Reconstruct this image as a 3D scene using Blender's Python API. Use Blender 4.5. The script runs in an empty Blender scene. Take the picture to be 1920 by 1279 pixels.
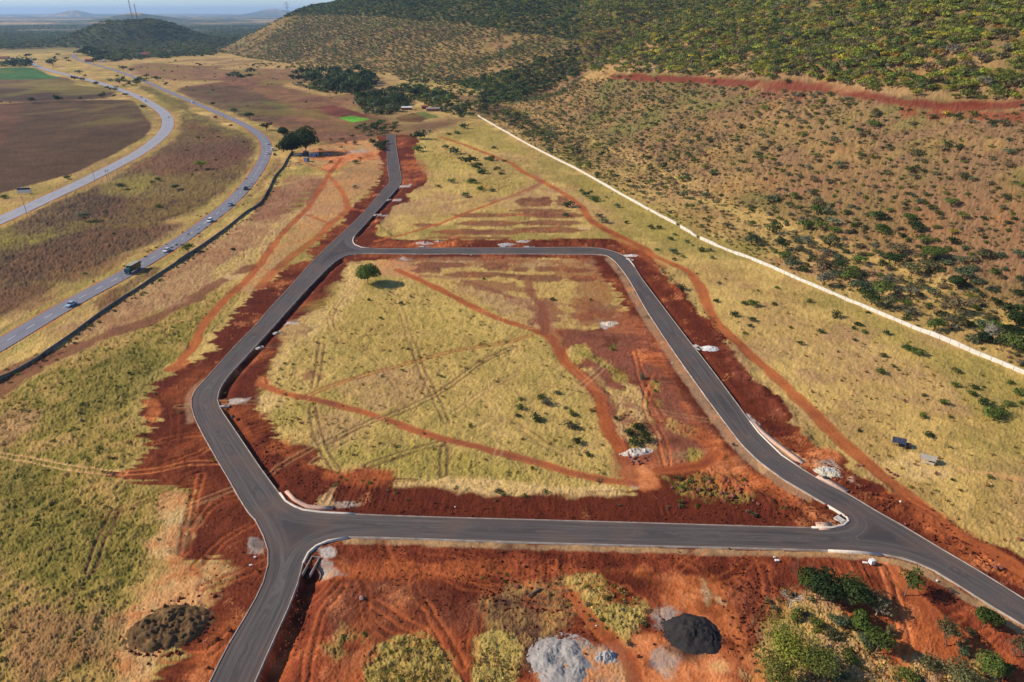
import bpy, math, random
import numpy as np
from mathutils import Vector, Matrix
from mathutils.geometry import delaunay_2d_cdt

R = math.radians
rng = np.random.default_rng(7)
random.seed(7)
scene = bpy.context.scene
COL = scene.collection

# ------------------------------------------------------------------ camera, sky, sun, exposure
CAM_H = 95.0; PITCH = R(25.72); FPX = 1280.0
cam_d = bpy.data.cameras.new("camera"); cam = bpy.data.objects.new("camera", cam_d); COL.objects.link(cam)
cam.location = (0, 0, CAM_H); cam.rotation_euler = (math.pi/2 - PITCH, 0, 0)
cam_d.lens = 24.0; cam_d.sensor_width = 36.0; cam_d.clip_start = 1.0; cam_d.clip_end = 120000.0
scene.camera = cam
SUN_EL = R(33); SUN_AZ = R(-88)          # compass azimuth of the sun (x right, y away): it stands to the left
world = bpy.data.worlds.new("World"); scene.world = world; world.use_nodes = True
wn = world.node_tree; bg = wn.nodes["Background"]
sky = wn.nodes.new("ShaderNodeTexSky"); sky.sky_type = 'NISHITA'; sky.sun_disc = False
sky.sun_elevation = SUN_EL; sky.sun_rotation = SUN_AZ; sky.altitude = 1400; sky.air_density = 1.0; sky.dust_density = .7; sky.ozone_density = 2.5
tint = wn.nodes.new("ShaderNodeMix"); tint.data_type = 'RGBA'; tint.blend_type = 'MULTIPLY'; tint.inputs[0].default_value = 1.0; tint.inputs[7].default_value = (.90, 1.0, 1.16, 1)
wn.links.new(sky.outputs[0], tint.inputs[6]); wn.links.new(tint.outputs[2], bg.inputs[0]); bg.inputs[1].default_value = 0.12
sl = bpy.data.lights.new("sun", 'SUN'); sl.energy = 5.0; sl.angle = R(0.53); sl.color = (1.0, 0.90, 0.76)
so = bpy.data.objects.new("sun", sl); COL.objects.link(so)
sdir = Vector((math.sin(SUN_AZ)*math.cos(SUN_EL), math.cos(SUN_AZ)*math.cos(SUN_EL), math.sin(SUN_EL)))
so.rotation_euler = sdir.to_track_quat('Z', 'Y').to_euler(); so.location = (0, 0, 300)
scene.view_settings.view_transform = 'Standard'; scene.view_settings.look = 'None'
scene.view_settings.exposure = 0.12; scene.view_settings.gamma = 1.0; scene.view_settings.use_curve_mapping = False
scene.cycles.max_bounces = 4; scene.cycles.diffuse_bounces = 2; scene.cycles.transmission_bounces = 2
scene.cycles.transparent_max_bounces = 4; scene.cycles.volume_bounces = 0

# ------------------------------------------------------------------ maths helpers
def _h(ix, iy, seed):
    n = (ix.astype(np.int64)*374761393 + iy.astype(np.int64)*668265263 + seed*1442695041) & 0xffffffff
    n = ((n ^ (n >> 13))*1274126177) & 0xffffffff
    n = n ^ (n >> 16)
    return (n & 0xffff).astype(np.float32)/65535.0
def vn(x, y, seed=0):
    xi = np.floor(x); yi = np.floor(y); fx = (x-xi).astype(np.float32); fy = (y-yi).astype(np.float32)
    fx = fx*fx*(3-2*fx); fy = fy*fy*(3-2*fy)
    a = _h(xi, yi, seed); b = _h(xi+1, yi, seed); c = _h(xi, yi+1, seed); d = _h(xi+1, yi+1, seed)
    return (a+(b-a)*fx) + ((c+(d-c)*fx)-(a+(b-a)*fx))*fy
def fbm(x, y, s, octv=3, seed=0):                   # s = wavelength in metres; returns about -1..1
    o = 0; amp = 1.0; tot = 0
    for k in range(octv):
        c, q = math.cos(.6+k*1.3), math.sin(.6+k*1.3)
        X = (x*c - y*q)/s; Y = (x*q + y*c)/s
        o = o + amp*(vn(X+k*17.3, Y-k*9.1, seed+k*31)*2-1); tot += amp; amp *= .55; s = s/2.07
    return o/tot*1.5
def sst(a, b, x):
    t = np.clip((x-a)/(b-a), 0, 1); return t*t*(3-2*t)
def segdist(x, y, poly, closed=False):
    """distance, arc length of the nearest point, side"""
    n = len(poly); best = np.full(x.shape, 1e18); arc = np.zeros(x.shape); side = np.zeros(x.shape); s0 = 0.0
    for i in range(n if closed else n-1):
        ax, ay = poly[i]; bx, by = poly[(i+1) % n]; dx, dy = bx-ax, by-ay; L = math.hypot(dx, dy)
        if L < 1e-6: continue
        t = np.clip(((x-ax)*dx + (y-ay)*dy)/(L*L), 0, 1)
        ex = x-ax-t*dx; ey = y-ay-t*dy; d = ex*ex+ey*ey
        m = d < best
        best = np.where(m, d, best); arc = np.where(m, s0+t*L, arc); side = np.where(m, np.sign(dx*(y-ay)-dy*(x-ax)), side)
        s0 += L
    return np.sqrt(best), arc, side
def inside(x, y, poly):
    r = np.zeros(x.shape, bool); n = len(poly); j = n-1
    for i in range(n):
        xi, yi = poly[i]; xj, yj = poly[j]
        if yi != yj:
            r ^= ((yi > y) != (yj > y)) & (x < (xj-xi)*(y-yi)/(yj-yi)+xi)
        j = i
    return r
def sdf(x, y, poly):                                # positive inside
    d, _, _ = segdist(x, y, poly, True)
    return np.where(inside(x, y, poly), d, -d)

# ------------------------------------------------------------------ the lie of the land
def flat(px, py):
    px = np.asarray(px, float); py = np.asarray(py, float)
    a = (px-960)/FPX; b = -(py-639.5)/FPX
    z = CAM_H/(math.sin(PITCH)-b*math.cos(PITCH))
    return a*z, (math.cos(PITCH)+b*math.sin(PITCH))*z
def proj(x, y, z):
    zc = y*math.cos(PITCH) + (CAM_H-z)*math.sin(PITCH)
    yc = y*math.sin(PITCH) - (CAM_H-z)*math.cos(PITCH)
    return 960+FPX*x/zc, 639.5-FPX*yc/zc, zc
_fx, _fy = flat([1920, 1700, 1500, 1300, 1130, 1010, 950, 905, 810, 720, 640, 560, 490, 440, 400], [612, 520, 440, 358, 278, 222, 196, 176, 150, 138, 131, 124, 114, 105, 97])
HILL = [(420, -250), (300, 40)] + list(zip(_fx.tolist(), _fy.tolist())) + [(-820, 2350), (-600, 2900), (0, 3600), (1400, 3700), (3200, 3000), (3200, -250)]
GUL = [tuple(map(float, p)) for p in (flat(940, 196))] if False else [(-25, 800), (40, 900), (130, 1010), (260, 1130), (420, 1260)]
def hill_raw(x, y):
    d = sdf(x, y, HILL)
    d = d + fbm(x, y, 170, 2, 5)*22*sst(0, 120, d)
    dd = np.maximum(d, 0)
    h = 168*(1-np.exp(-(dd/300)**1.25))
    far = sst(1300, 1900, y)
    h = h*(1+.10*far)
    g, s, _ = segdist(x, y, GUL)
    h = h - 26*np.exp(-(g/60)**2)*sst(0, 90, dd)*sst(0, 60, s)
    h = h + fbm(x, y, 60, 3, 9)*4.0*sst(20, 160, dd)
    return np.maximum(h, 0)
def gauss(x, y, cx, cy, sx, sy, a, p=2.0):
    return a*np.exp(-(((x-cx)/sx)**2+((y-cy)/sy)**2)**(p/2))
def h0(x, y):
    x = np.asarray(x, float); y = np.asarray(y, float); shp = x.shape; x = x.ravel(); y = y.ravel()
    z = np.zeros(x.shape)
    m = (x > -1000) & (y > -300) & (y < 3800) & (x > -.45*y-150)
    if m.any(): z[m] = hill_raw(x[m], y[m])
    m = y > 1500
    if m.any():
        X = x[m]; Y = y[m]
        k = gauss(X, Y, -1250, 2480, 150, 240, 64, 3.2) + gauss(X, Y, -1420, 2500, 90, 200, 12) + gauss(X, Y, -1070, 2500, 120, 200, 18)
        k = k + fbm(X, Y, 120, 2, 3)*.06*k
        k = k + gauss(X, Y, -3780, 7600, 330, 500, 85, 1.5) + gauss(X, Y, -10500, 18500, 420, 700, 150, 1.6) + gauss(X, Y, -6100, 20000, 620, 1200, 190, 1.8)
        k = k + sst(3500, 9000, Y)*(fbm(X, Y, 2600, 3, 77)*6+6) + sst(12000, 22000, Y)*(fbm(X, Y, 5200, 3, 78)*14+14)
        z[m] += k
    return z.reshape(shp)
def W(pts, dz=0.0):
    """points of the photograph -> places on the land (where the sight line first meets it)"""
    pts = np.asarray(pts, float).reshape(-1, 2)
    a = (pts[:, 0]-960)/FPX; b = -(pts[:, 1]-639.5)/FPX
    vx = a; vy = math.cos(PITCH)+b*math.sin(PITCH); vz = -(math.sin(PITCH)-b*math.cos(PITCH))
    t = np.geomspace(70, 60000, 520)
    f = (CAM_H + vz[:, None]*t) - h0(vx[:, None]*t, vy[:, None]*t)
    hit = f <= 0
    i = np.where(hit.any(1), hit.argmax(1), len(t)-1); i = np.maximum(i, 1)
    lo = t[i-1]; hi = t[i]
    for _ in range(22):
        mid = (lo+hi)/2; g = CAM_H+vz*mid-h0(vx*mid, vy*mid); lo = np.where(g > 0, mid, lo); hi = np.where(g > 0, hi, mid)
    x = vx*hi; y = vy*hi
    return [(float(p), float(q)) for p, q in zip(x, y)]
def W1(px, py):
    return W([(px, py)])[0]
def smooth(P, step=4.0, closed=False):
    P = [np.array(p, float) for p in P]; n = len(P); out = []
    for i in range(n if closed else n-1):
        if closed: p0, p1, p2, p3 = P[i-1], P[i], P[(i+1) % n], P[(i+2) % n]
        else: p0 = P[max(i-1, 0)]; p1 = P[i]; p2 = P[i+1]; p3 = P[min(i+2, n-1)]
        k = max(1, int(np.linalg.norm(p2-p1)/step))
        d1 = max(np.linalg.norm(p1-p0), 1e-3)**.5; d2 = max(np.linalg.norm(p2-p1), 1e-3)**.5; d3 = max(np.linalg.norm(p3-p2), 1e-3)**.5
        m1 = (p2-p1) if np.allclose(p0, p1) else ((p1-p0)/d1-(p2-p0)/(d1+d2)+(p2-p1)/d2)*d2
        m2 = (p2-p1) if np.allclose(p2, p3) else ((p2-p1)/d2-(p3-p1)/(d2+d3)+(p3-p2)/d3)*d2
        for j in range(k):
            t = j/k; t2 = t*t; t3 = t2*t
            out.append(tuple((2*t3-3*t2+1)*p1+(t3-2*t2+t)*m1+(-2*t3+3*t2)*p2+(t3-t2)*m2))
    if not closed: out.append(tuple(P[-1]))
    return out

# ------------------------------------------------------------------ mesh, property and material helpers
def lin(c):
    return tuple((v/255/12.92 if v/255 <= .04045 else ((v/255+.055)/1.055)**2.4) for v in c)
KA = 0.86
def alb(c, k=1.0): return np.array(lin(c))*KA*k
def tag(o, label=None, cat=None, group=None, kind=None):
    if label: o['label'] = label
    if cat: o['category'] = cat
    if group: o['group'] = group
    if kind: o['kind'] = kind
    return o
def raw_mesh(name, V, F, col=None, smooth_sh=False, extra=None):
    """V (n,3), F (m,3|4) numpy; col (n,3) point colour"""
    V = np.asarray(V, np.float32); F = np.asarray(F, np.int32); me = bpy.data.meshes.new(name); k = F.shape[1]
    me.vertices.add(len(V)); me.vertices.foreach_set("co", V.ravel())
    me.loops.add(F.size); me.loops.foreach_set("vertex_index", F.ravel())
    me.polygons.add(len(F)); me.polygons.foreach_set("loop_start", np.arange(0, F.size, k, dtype=np.int32))
    if smooth_sh: me.polygons.foreach_set("use_smooth", np.ones(len(F), bool))
    if col is not None:
        a = me.attributes.new("Col", 'FLOAT_COLOR', 'POINT'); c = np.ones((len(V), 4), np.float32); c[:, :3] = col; a.data.foreach_set("color", c.ravel())
    for kx, v in (extra or {}).items():
        a = me.attributes.new(kx, 'FLOAT', 'POINT'); a.data.foreach_set("value", np.asarray(v, np.float32))
    me.update(calc_edges=True); me.validate(); return me
def link(name, me, mat=None, parent=None, loc=None, rotz=None):
    o = bpy.data.objects.new(name, me); COL.objects.link(o)
    if mat is not None and me is not None and len(me.materials) == 0: me.materials.append(mat)
    if parent is not None: o.parent = parent
    if loc is not None: o.location = loc
    if rotz is not None: o.rotation_euler.z = rotz
    return o
def empty(name, loc, rotz=0.0):
    o = bpy.data.objects.new(name, None); COL.objects.link(o); o.location = loc; o.rotation_euler.z = rotz; o.empty_display_size = .5; return o
class MB:
    """collects boxes, prisms and tubes into ONE mesh object"""
    def __init__(s): s.v = []; s.f = []
    def box(s, c, d, rz=0, top=(1, 1), rx=0, ry=0):
        n = len(s.v); M = Matrix.Rotation(rz, 3, 'Z') @ Matrix.Rotation(ry, 3, 'Y') @ Matrix.Rotation(rx, 3, 'X')
        for k in (0, 1):
            for a, b in ((-1, -1), (1, -1), (1, 1), (-1, 1)):
                q = M @ Vector((a*d[0]/2*(top[0] if k else 1), b*d[1]/2*(top[1] if k else 1), (k-.5)*d[2])); s.v.append((q.x+c[0], q.y+c[1], q.z+c[2]))
        s.f += [tuple(n+i for i in f) for f in ((0, 3, 2, 1), (4, 5, 6, 7), (0, 1, 5, 4), (1, 2, 6, 5), (2, 3, 7, 6), (3, 0, 4, 7))]; return s
    def prism(s, prof, y0, y1):                     # profile in x,z extruded along y
        n = len(s.v); k = len(prof)
        for y in (y0, y1):
            for p in prof: s.v.append((p[0], y, p[1]))
        s.f.append(tuple(range(n, n+k))); s.f.append(tuple(range(n+2*k-1, n+k-1, -1)))
        for i in range(k): j = (i+1) % k; s.f.append((n+j, n+i, n+k+i, n+k+j))
        return s
    def tube(s, a, b, r0, r1=None, n=6):
        r1 = r0 if r1 is None else r1; a = Vector(a); b = Vector(b); d = (b-a).normalized(); u = d.orthogonal().normalized(); w = d.cross(u); m = len(s.v)
        for p, r in ((a, r0), (b, r1)):
            for i in range(n): t = 2*math.pi*i/n; q = p+u*math.cos(t)*r+w*math.sin(t)*r; s.v.append(tuple(q))
        for i in range(n): j = (i+1) % n; s.f.append((m+i, m+j, m+n+j, m+n+i))
        s.f.append(tuple(m+i for i in range(n-1, -1, -1))); s.f.append(tuple(m+n+i for i in range(n))); return s
    def mesh(s, name, bevel=0):
        me = bpy.data.meshes.new(name); me.from_pydata(s.v, [], s.f)
        if bevel:
            import bmesh
            bm = bmesh.new(); bm.from_mesh(me); bmesh.ops.bevel(bm, geom=list(bm.edges), offset=bevel, segments=1, affect='EDGES', clamp_overlap=True); bm.to_mesh(me); bm.free()
        me.update(); return me
    def build(s, name, mat, parent=None, bevel=0, loc=None, rotz=None):
        return link(name, s.mesh(name, bevel), mat, parent, loc, rotz)
def mat_new(name):
    m = bpy.data.materials.new(name); m.use_nodes = True; nt = m.node_tree; b = nt.nodes["Principled BSDF"]; b.inputs["Roughness"].default_value = .9
    b.inputs["Specular IOR Level"].default_value = .15
    return m, nt, b
def N(nt, t, **kw):
    n = nt.nodes.new(t)
    for k, v in kw.items():
        if k.startswith('_'): setattr(n, k[1:], v)
        else: n.inputs[k].default_value = v
    return n
def plain(name, c, rough=.8, metal=0, vary=.25, scale=3.0, bump=0, spec=.2, srgb=True):
    m, nt, b = mat_new(name); c = alb(c) if srgb else c
    tc = N(nt, "ShaderNodeNewGeometry"); no = N(nt, "ShaderNodeTexNoise", Scale=scale, Detail=5.0); nt.links.new(tc.outputs["Position"], no.inputs["Vector"])
    cr = N(nt, "ShaderNodeMapRange"); cr.inputs[1].default_value = .25; cr.inputs[2].default_value = .75; cr.inputs[3].default_value = 1-vary; cr.inputs[4].default_value = 1+vary
    nt.links.new(no.outputs[0], cr.inputs[0]); mx = N(nt, "ShaderNodeVectorMath", _operation='SCALE'); mx.inputs[0].default_value = tuple(c)
    nt.links.new(cr.outputs[0], mx.inputs["Scale"]); nt.links.new(mx.outputs[0], b.inputs["Base Color"])
    b.inputs["Roughness"].default_value = rough; b.inputs["Metallic"].default_value = metal; b.inputs["Specular IOR Level"].default_value = spec
    if bump:
        bp = N(nt, "ShaderNodeBump", Strength=1.0, Distance=bump); nt.links.new(no.outputs[0], bp.inputs["Height"]); nt.links.new(bp.outputs[0], b.inputs["Normal"])
    return m
def attr_mat(name, scale=1.6, vary=.3, bump=.12, fine=7.0, rnd=0.0, trans=0.0, rough=.95):
    m, nt, b = mat_new(name); at = N(nt, "ShaderNodeAttribute"); at.attribute_name = "Col"
    g = N(nt, "ShaderNodeNewGeometry")
    n1 = N(nt, "ShaderNodeTexNoise", Scale=scale, Detail=4.0, Roughness=.65); nt.links.new(g.outputs["Position"], n1.inputs["Vector"])
    n2 = N(nt, "ShaderNodeTexNoise", Scale=fine, Detail=2.0); nt.links.new(g.outputs["Position"], n2.inputs["Vector"])
    ad = N(nt, "ShaderNodeMath", _operation='ADD'); nt.links.new(n1.outputs[0], ad.inputs[0]); nt.links.new(n2.outputs[0], ad.inputs[1])
    cr = N(nt, "ShaderNodeMapRange"); cr.inputs[1].default_value = .65; cr.inputs[2].default_value = 1.35; cr.inputs[3].default_value = 1-vary; cr.inputs[4].default_value = 1+vary
    nt.links.new(ad.outputs[0], cr.inputs[0]); fac = cr.outputs[0]
    if rnd:
        oi = N(nt, "ShaderNodeObjectInfo"); mr = N(nt, "ShaderNodeMapRange"); mr.inputs[3].default_value = 1-rnd; mr.inputs[4].default_value = 1+rnd; nt.links.new(oi.outputs["Random"], mr.inputs[0])
        mu = N(nt, "ShaderNodeMath", _operation='MULTIPLY'); nt.links.new(fac, mu.inputs[0]); nt.links.new(mr.outputs[0], mu.inputs[1]); fac = mu.outputs[0]
    mx = N(nt, "ShaderNodeVectorMath", _operation='SCALE'); nt.links.new(at.outputs["Color"], mx.inputs[0]); nt.links.new(fac, mx.inputs["Scale"])
    nt.links.new(mx.outputs[0], b.inputs["Base Color"]); b.inputs["Roughness"].default_value = rough; b.inputs["Specular IOR Level"].default_value = .08
    if bump:
        bp = N(nt, "ShaderNodeBump", Strength=.8, Distance=bump); nt.links.new(ad.outputs[0], bp.inputs["Height"]); nt.links.new(bp.outputs[0], b.inputs["Normal"])
    if trans:
        tr = N(nt, "ShaderNodeBsdfTranslucent"); nt.links.new(mx.outputs[0], tr.inputs[0]); ms = N(nt, "ShaderNodeMixShader"); ms.inputs[0].default_value = trans
        nt.links.new(b.outputs[0], ms.inputs[1]); nt.links.new(tr.outputs[0], ms.inputs[2]); nt.links.new(ms.outputs[0], nt.nodes["Material Output"].inputs[0])
    return m
M_ground = attr_mat("ground_mat")
M_leaf = attr_mat("leaf_mat", scale=.5, vary=.18, bump=0, fine=2.5, rnd=.22, trans=.32, rough=.75)
M_heap = attr_mat("heap_mat", scale=2.5, vary=.25, bump=.15, fine=9.0)
M_bark = plain("bark", (120, 100, 84), vary=.3)
M_pale_bark = plain("pale_bark", (215, 200, 180), vary=.15)

# ------------------------------------------------------------------ roads: outlines
OUT_L = [(340, 1400), (395, 1279), (430, 1209), (460, 1159), (480, 1124), (495, 1092), (504, 1059), (504, 1031), (495, 1004), (480, 974), (467, 960), (425, 890), (400, 847), (382, 815), (365, 780), (360, 762), (360, 747), (367, 732), (382, 715), (405, 690), (425, 667), (450, 640), (480, 610), (505, 580), (542, 540), (580, 497), (615, 462), (655, 425), (685, 395), (702, 375), (720, 354), (729, 343), (730, 332), (727, 315), (726, 287), (725, 252)]
OUT_R = [(741, 252), (742, 270), (746, 295), (750, 320), (752, 335), (751, 343), (745, 352), (725, 375), (705, 397), (680, 425), (664, 443), (661, 451), (665, 459), (677, 464), (700, 466), (820, 465.5), (960, 465), (1110, 464.5), (1135, 467.5), (1160, 475), (1175, 484), (1186, 496), (1200, 518), (1235, 565), (1292, 640), (1322, 678), (1385, 762), (1405, 790), (1422, 812), (1440, 830), (1465, 854), (1502, 879), (1540, 902), (1590, 927), (1640, 957), (1690, 985), (1765, 1030), (1840, 1074), (1920, 1124), (2040, 1200)]
OUT_B = [(2040, 1248), (1920, 1172), (1865, 1139), (1790, 1092), (1752, 1069), (1715, 1053), (1690, 1045), (1652, 1038), (1602, 1033.5), (1552, 1031.5), (1440, 1028), (1210, 1022.5), (960, 1015.5), (800, 1010), (705, 1007), (652, 1006.5), (615, 1013), (592, 1023), (577, 1036), (567, 1056), (557, 1094), (542, 1134), (517, 1189), (480, 1272), (428, 1400)]
INN = [(567, 957), (600, 961.5), (665, 965), (800, 970), (960, 974.5), (1210, 981.5), (1440, 988.5), (1522, 990.5), (1560, 991), (1583, 986), (1593, 978), (1590, 970), (1575, 960), (1552, 947), (1515, 925), (1472, 900), (1440, 877), (1422, 863), (1397, 839), (1360, 792), (1310, 724), (1251, 640), (1210, 577), (1175, 517), (1149, 486), (1138, 479), (1125, 477), (1060, 476.5), (960, 476), (820, 476), (730, 475.5), (680, 475), (655, 477.5), (635, 486), (620, 497), (580, 537), (530, 592), (487, 640), (450, 680), (420, 715), (409, 737), (407, 750), (412, 765), (435, 800), (460, 837), (480, 867), (500, 895), (521, 923), (534, 940), (550, 950)]
fl = lambda L: list(zip(*[v.tolist() for v in flat([p[0] for p in L], [p[1] for p in L])]))
wL, wR, wB, wI = smooth(fl(OUT_L), 3), smooth(fl(OUT_R), 3), smooth(fl(OUT_B), 3), smooth(fl(INN), 3, True)
ROAD = wL + wR + wB
HWY = smooth(fl([(-120, 716), (-40, 670), (15, 638), (75, 602), (150, 559), (225, 519), (275, 490), (335, 453), (387, 416), (432, 380), (463, 347), (485, 317), (497, 292), (500, 276), (494, 261), (480, 248), (452, 231), (425, 219), (375, 197), (325, 176), (275, 154), (225, 135), (175, 120.5), (150, 113), (138, 107), (140, 102)]), 6)
OLD = smooth(fl([(-120, 462), (0, 413), (100, 367), (150, 344), (200, 319), (258, 288), (288, 267), (309, 247), (315, 228), (307, 212), (288, 198), (262, 183), (237, 173), (212, 164), (187, 156), (162, 149), (125, 140), (100, 134), (75, 126), (58, 117), (60, 110)]), 6)
HW_W, OLD_W = 3.9, 5.2

# ------------------------------------------------------------------ palette (what the stuff itself looks like)
C = dict(ds=(116, 52, 32), ds2=(92, 42, 26), mr=(146, 73, 44), orange=(208, 114, 60), or2=(224, 142, 88), dusky=(148, 92, 66), dusk2=(118, 72, 52),
         straw=(220, 182, 104), straw2=(188, 150, 84), pale=(236, 194, 130), grn=(162, 144, 72), grn2=(124, 114, 54), lgrn=(182, 160, 74), pink=(192, 148, 106),
         burnt=(110, 84, 64), burnt2=(86, 66, 52), plough=(108, 80, 54), plough2=(88, 66, 46), gravel=(158, 124, 92), white=(226, 210, 192), grey=(180, 172, 162), black=(56, 51, 48),
         verge=(192, 166, 90), crop=(74, 112, 60), bright=(104, 172, 50), olive=(142, 132, 64), tan=(204, 162, 108), redfield=(122, 70, 52), wood=(74, 84, 58), hillp=(162, 124, 84), hillg=(128, 116, 64), fred=(138, 76, 56), wolive=(146, 132, 58))
C = {k: alb(v) for k, v in C.items()}

# ------------------------------------------------------------------ ground sheet: graded grid out to the horizon
q = 1.12*1.875                                          # cell size in photograph pixels
rows = []; Y = 40.0
while Y < 46000:
    rows.append(Y)
    step = (Y*Y+CAM_H*CAM_H)/(CAM_H*FPX)*q
    cap = 3.4 if Y < 1500 else (5.0 if Y < 2900 else 1e9)
    Y += min(step*.9, cap) if Y < 2900 else step*.22
rows = np.array(rows); NC = 1080
u = np.concatenate([np.linspace(-1.9, -.87, 60), np.linspace(-.86, .86, NC), np.linspace(.87, 1.9, 60)]); NC += 120
GX = (u[None, :]*(math.cos(PITCH)*rows[:, None]+math.sin(PITCH)*CAM_H)); GY = np.repeat(rows[:, None], NC, 1)
shape = GX.shape; x = GX.ravel(); y = GY.ravel(); n = x.size
print("ground grid", shape)
zb = h0(x, y); hd = np.full(n, -999.0)
m = (x > -1000) & (y < 3800); hd[m] = sdf(x[m], y[m], HILL)
n40 = fbm(x, y, 42, 3, 11); n12 = fbm(x, y, 12, 3, 12); n4 = fbm(x, y, 4.2, 3, 13); n1 = fbm(x, y, 1.5, 3, 14); n200 = fbm(x, y, 230, 3, 15)
nf = (_h(np.arange(n), np.arange(n)//7, 77)+_h(np.arange(n), np.arange(n)//3, 78)-1).astype(float)       # grain as fine as the sheet itself
col = np.empty((n, 3))
def mix(a, b, t): return a+(b-a)*np.clip(t, 0, 1)[:, None]
col[:] = mix(np.broadcast_to(C['straw'], (n, 3)), C['straw2'], .5+.7*n12+.3*n4)
col = mix(col, C['grn'], sst(-.1, .9, n40+.35*n12+.25*n4)*.75)
col = mix(col, C['pink'], sst(.0, 1.0, -n40+.6*n12+.3*n1)*.6)
tuft = np.full(n, .16); lab = np.zeros(n, np.int8)      # 0 ground, 1 bare earth, 2 track, 3 ploughed field, 4 hillside
LN = {1: 'bare_earth', 2: 'dirt_track', 3: 'farm_field', 4: 'hillside', 0: 'ground'}
far = y > 3000
# the hill
wh = sst(-6, 14, hd+6*n12)
hc = mix(np.broadcast_to(C['hillp'], (n, 3)), C['straw2'], .45+.8*n12+.4*n4); hc = mix(hc, C['hillg']*.8, .45*sst(850, 1200, y)); hc = mix(hc, C['dusky'], .45*sst(850, 1200, y)*sst(-.4, .5, n40)); hc = mix(hc, C['burnt'], .55*sst(-.3, .6, n200+.4*n40)); hc = mix(hc, C['hillg'], .6*sst(60, 95, zb))
hc = mix(hc, C['hillg'], sst(-.2, .9, n40+.5*n12))
hc = mix(hc, C['dusky'], sst(.5, 1.2, n12-n40*.3)*.4); hc = hc*np.clip(1+.22*n4+.16*n1+.25*nf, .4, 1.6)[:, None]; hc = mix(hc, C['burnt'], sst(.35, .9, n4+.6*n1+.4*nf)*.6)
col = mix(col, hc, wh); tuft = tuft+(.35-tuft)*wh; lab[hd > 0] = 4
def layer(pts, c1, c2=None, op=1.0, soft=1.0, rag=1.5, rs=6.0, an=None, tf=None, L=None, mot=.6, world_pts=False, sm=True):
    """a patch of ground: outline traced, edge ragged"""
    global col, tuft
    P = pts if world_pts else W(pts)
    if sm: P = smooth(P, 1e9, True) if len(P) < 4 else smooth(P, 6, True)
    A = np.array(P); pad = rag*2+soft+2
    m = np.where((x > A[:, 0].min()-pad) & (x < A[:, 0].max()+pad) & (y > A[:, 1].min()-pad) & (y < A[:, 1].max()+pad))[0]
    if len(m) == 0: return
    X = x[m]; Y = y[m]; d = sdf(X, Y, P)
    if an is not None:                                   # stretched fingers along direction an
        ca, sa = math.cos(an), math.sin(an); U = X*ca+Y*sa; V = -X*sa+Y*ca
        nz = fbm(U/8, V, rs*.35, 3, 41)*1.1+fbm(U/7, V, .9, 2, 43)*.55
    else: nz = fbm(X, Y, rs, 4, 42)
    w = sst(-soft, soft, d+nz*rag)
    t = .5+mot*(n4[m]*.7+n12[m]*.6+n1[m]*.4)
    cc = mix(np.broadcast_to(C[c1], (len(m), 3)), C[c2 or c1], t)*np.clip(1+.12*n1[m]+.08*n4[m]+.07*n12[m]+.10*nf[m], .5, 1.6)[:, None]
    col[m] = mix(col[m], cc, w*op)
    if tf is not None: tuft[m] = tuft[m]+(tf-tuft[m])*w*op
    if L is not None: lab[m[w > .5]] = L
RUTD = [.22]
def strip(pts, width, c1, c2=None, op=1.0, soft=.6, rag=.7, rs=5.0, tf=None, L=None, ruts=0.0, world_pts=False, mot=.5):
    """a track or verge: a band along a line; ruts = half the wheel gauge"""
    global col, tuft
    P = pts if world_pts else smooth(W(pts), 5)
    A = np.array(P); pad = width+rag*2+2
    m = np.where((x > A[:, 0].min()-pad) & (x < A[:, 0].max()+pad) & (y > A[:, 1].min()-pad) & (y < A[:, 1].max()+pad))[0]
    if len(m) == 0: return
    X = x[m]; Y = y[m]; d, s, sd = segdist(X, Y, P)
    near = d < pad; m = m[near]; X = X[near]; Y = Y[near]; d = d[near]; s = s[near]; sd = sd[near]
    d = d+fbm(X, Y, rs, 3, 51)*rag
    if ruts:
        w = np.exp(-((d-ruts)/(width))**2)
    else: w = 1-sst(width-soft, width+soft, d)
    t = .5+mot*(n12[m]*.6+n4[m]*.5+vn(d*2.2+5, s*.06, 3)*.9-.45)
    cc = mix(np.broadcast_to(C[c1], (len(m), 3)), C[c2 or c1], t)
    col[m] = mix(col[m], cc, w*op)
    if tf is not None: tuft[m] = tuft[m]+(tf-tuft[m])*w*op
    if ruts: dz[m] -= w*RUTD[0]*min(op*1.3, 1)
    else: dz[m] -= w*.05
    if L is not None: lab[m[w > .5]] = L
dz = np.zeros(n)
exec_layers = True
# ---- far plain, left
layer([(0, 98), (60, 92), (170, 88), (180, 100), (130, 104), (60, 106), (0, 108)], 'verge', 'straw', .8, 20, 20, 60)
layer([(130, 100), (200, 112), (330, 112), (460, 108), (560, 118), (700, 130), (760, 160), (640, 200), (480, 215), (380, 190), (260, 150), (150, 115)], 'tan', 'straw2', .8, 15, 20, 60)
layer([(250, 118), (330, 115), (372, 124), (360, 132), (270, 130)], 'lgrn', 'straw', .6, 10, 15, 50)
layer([(0, 145), (110, 144), (150, 160), (205, 165), (218, 176), (180, 186), (0, 191)], 'plough', 'burnt', .9, 4, 5, 30, tf=.1, L=3)
layer([(0, 163), (60, 160), (130, 166), (30, 178), (0, 180)], 'olive', 'plough', .7, 6, 8, 30)
layer([(0, 128), (45, 126), (92, 140), (108, 147), (0, 149)], 'crop', 'crop', 1, 3, 1, 30, tf=.1, L=3)
layer([(-160, 196), (0, 195), (60, 191), (240, 188), (258, 198), (272, 218), (284, 240), (270, 257), (235, 277), (180, 306), (130, 328), (60, 346), (0, 362), (-150, 390)], 'plough', 'plough2', 1, 1.5, 1.5, 20, tf=.1, L=3)
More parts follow.
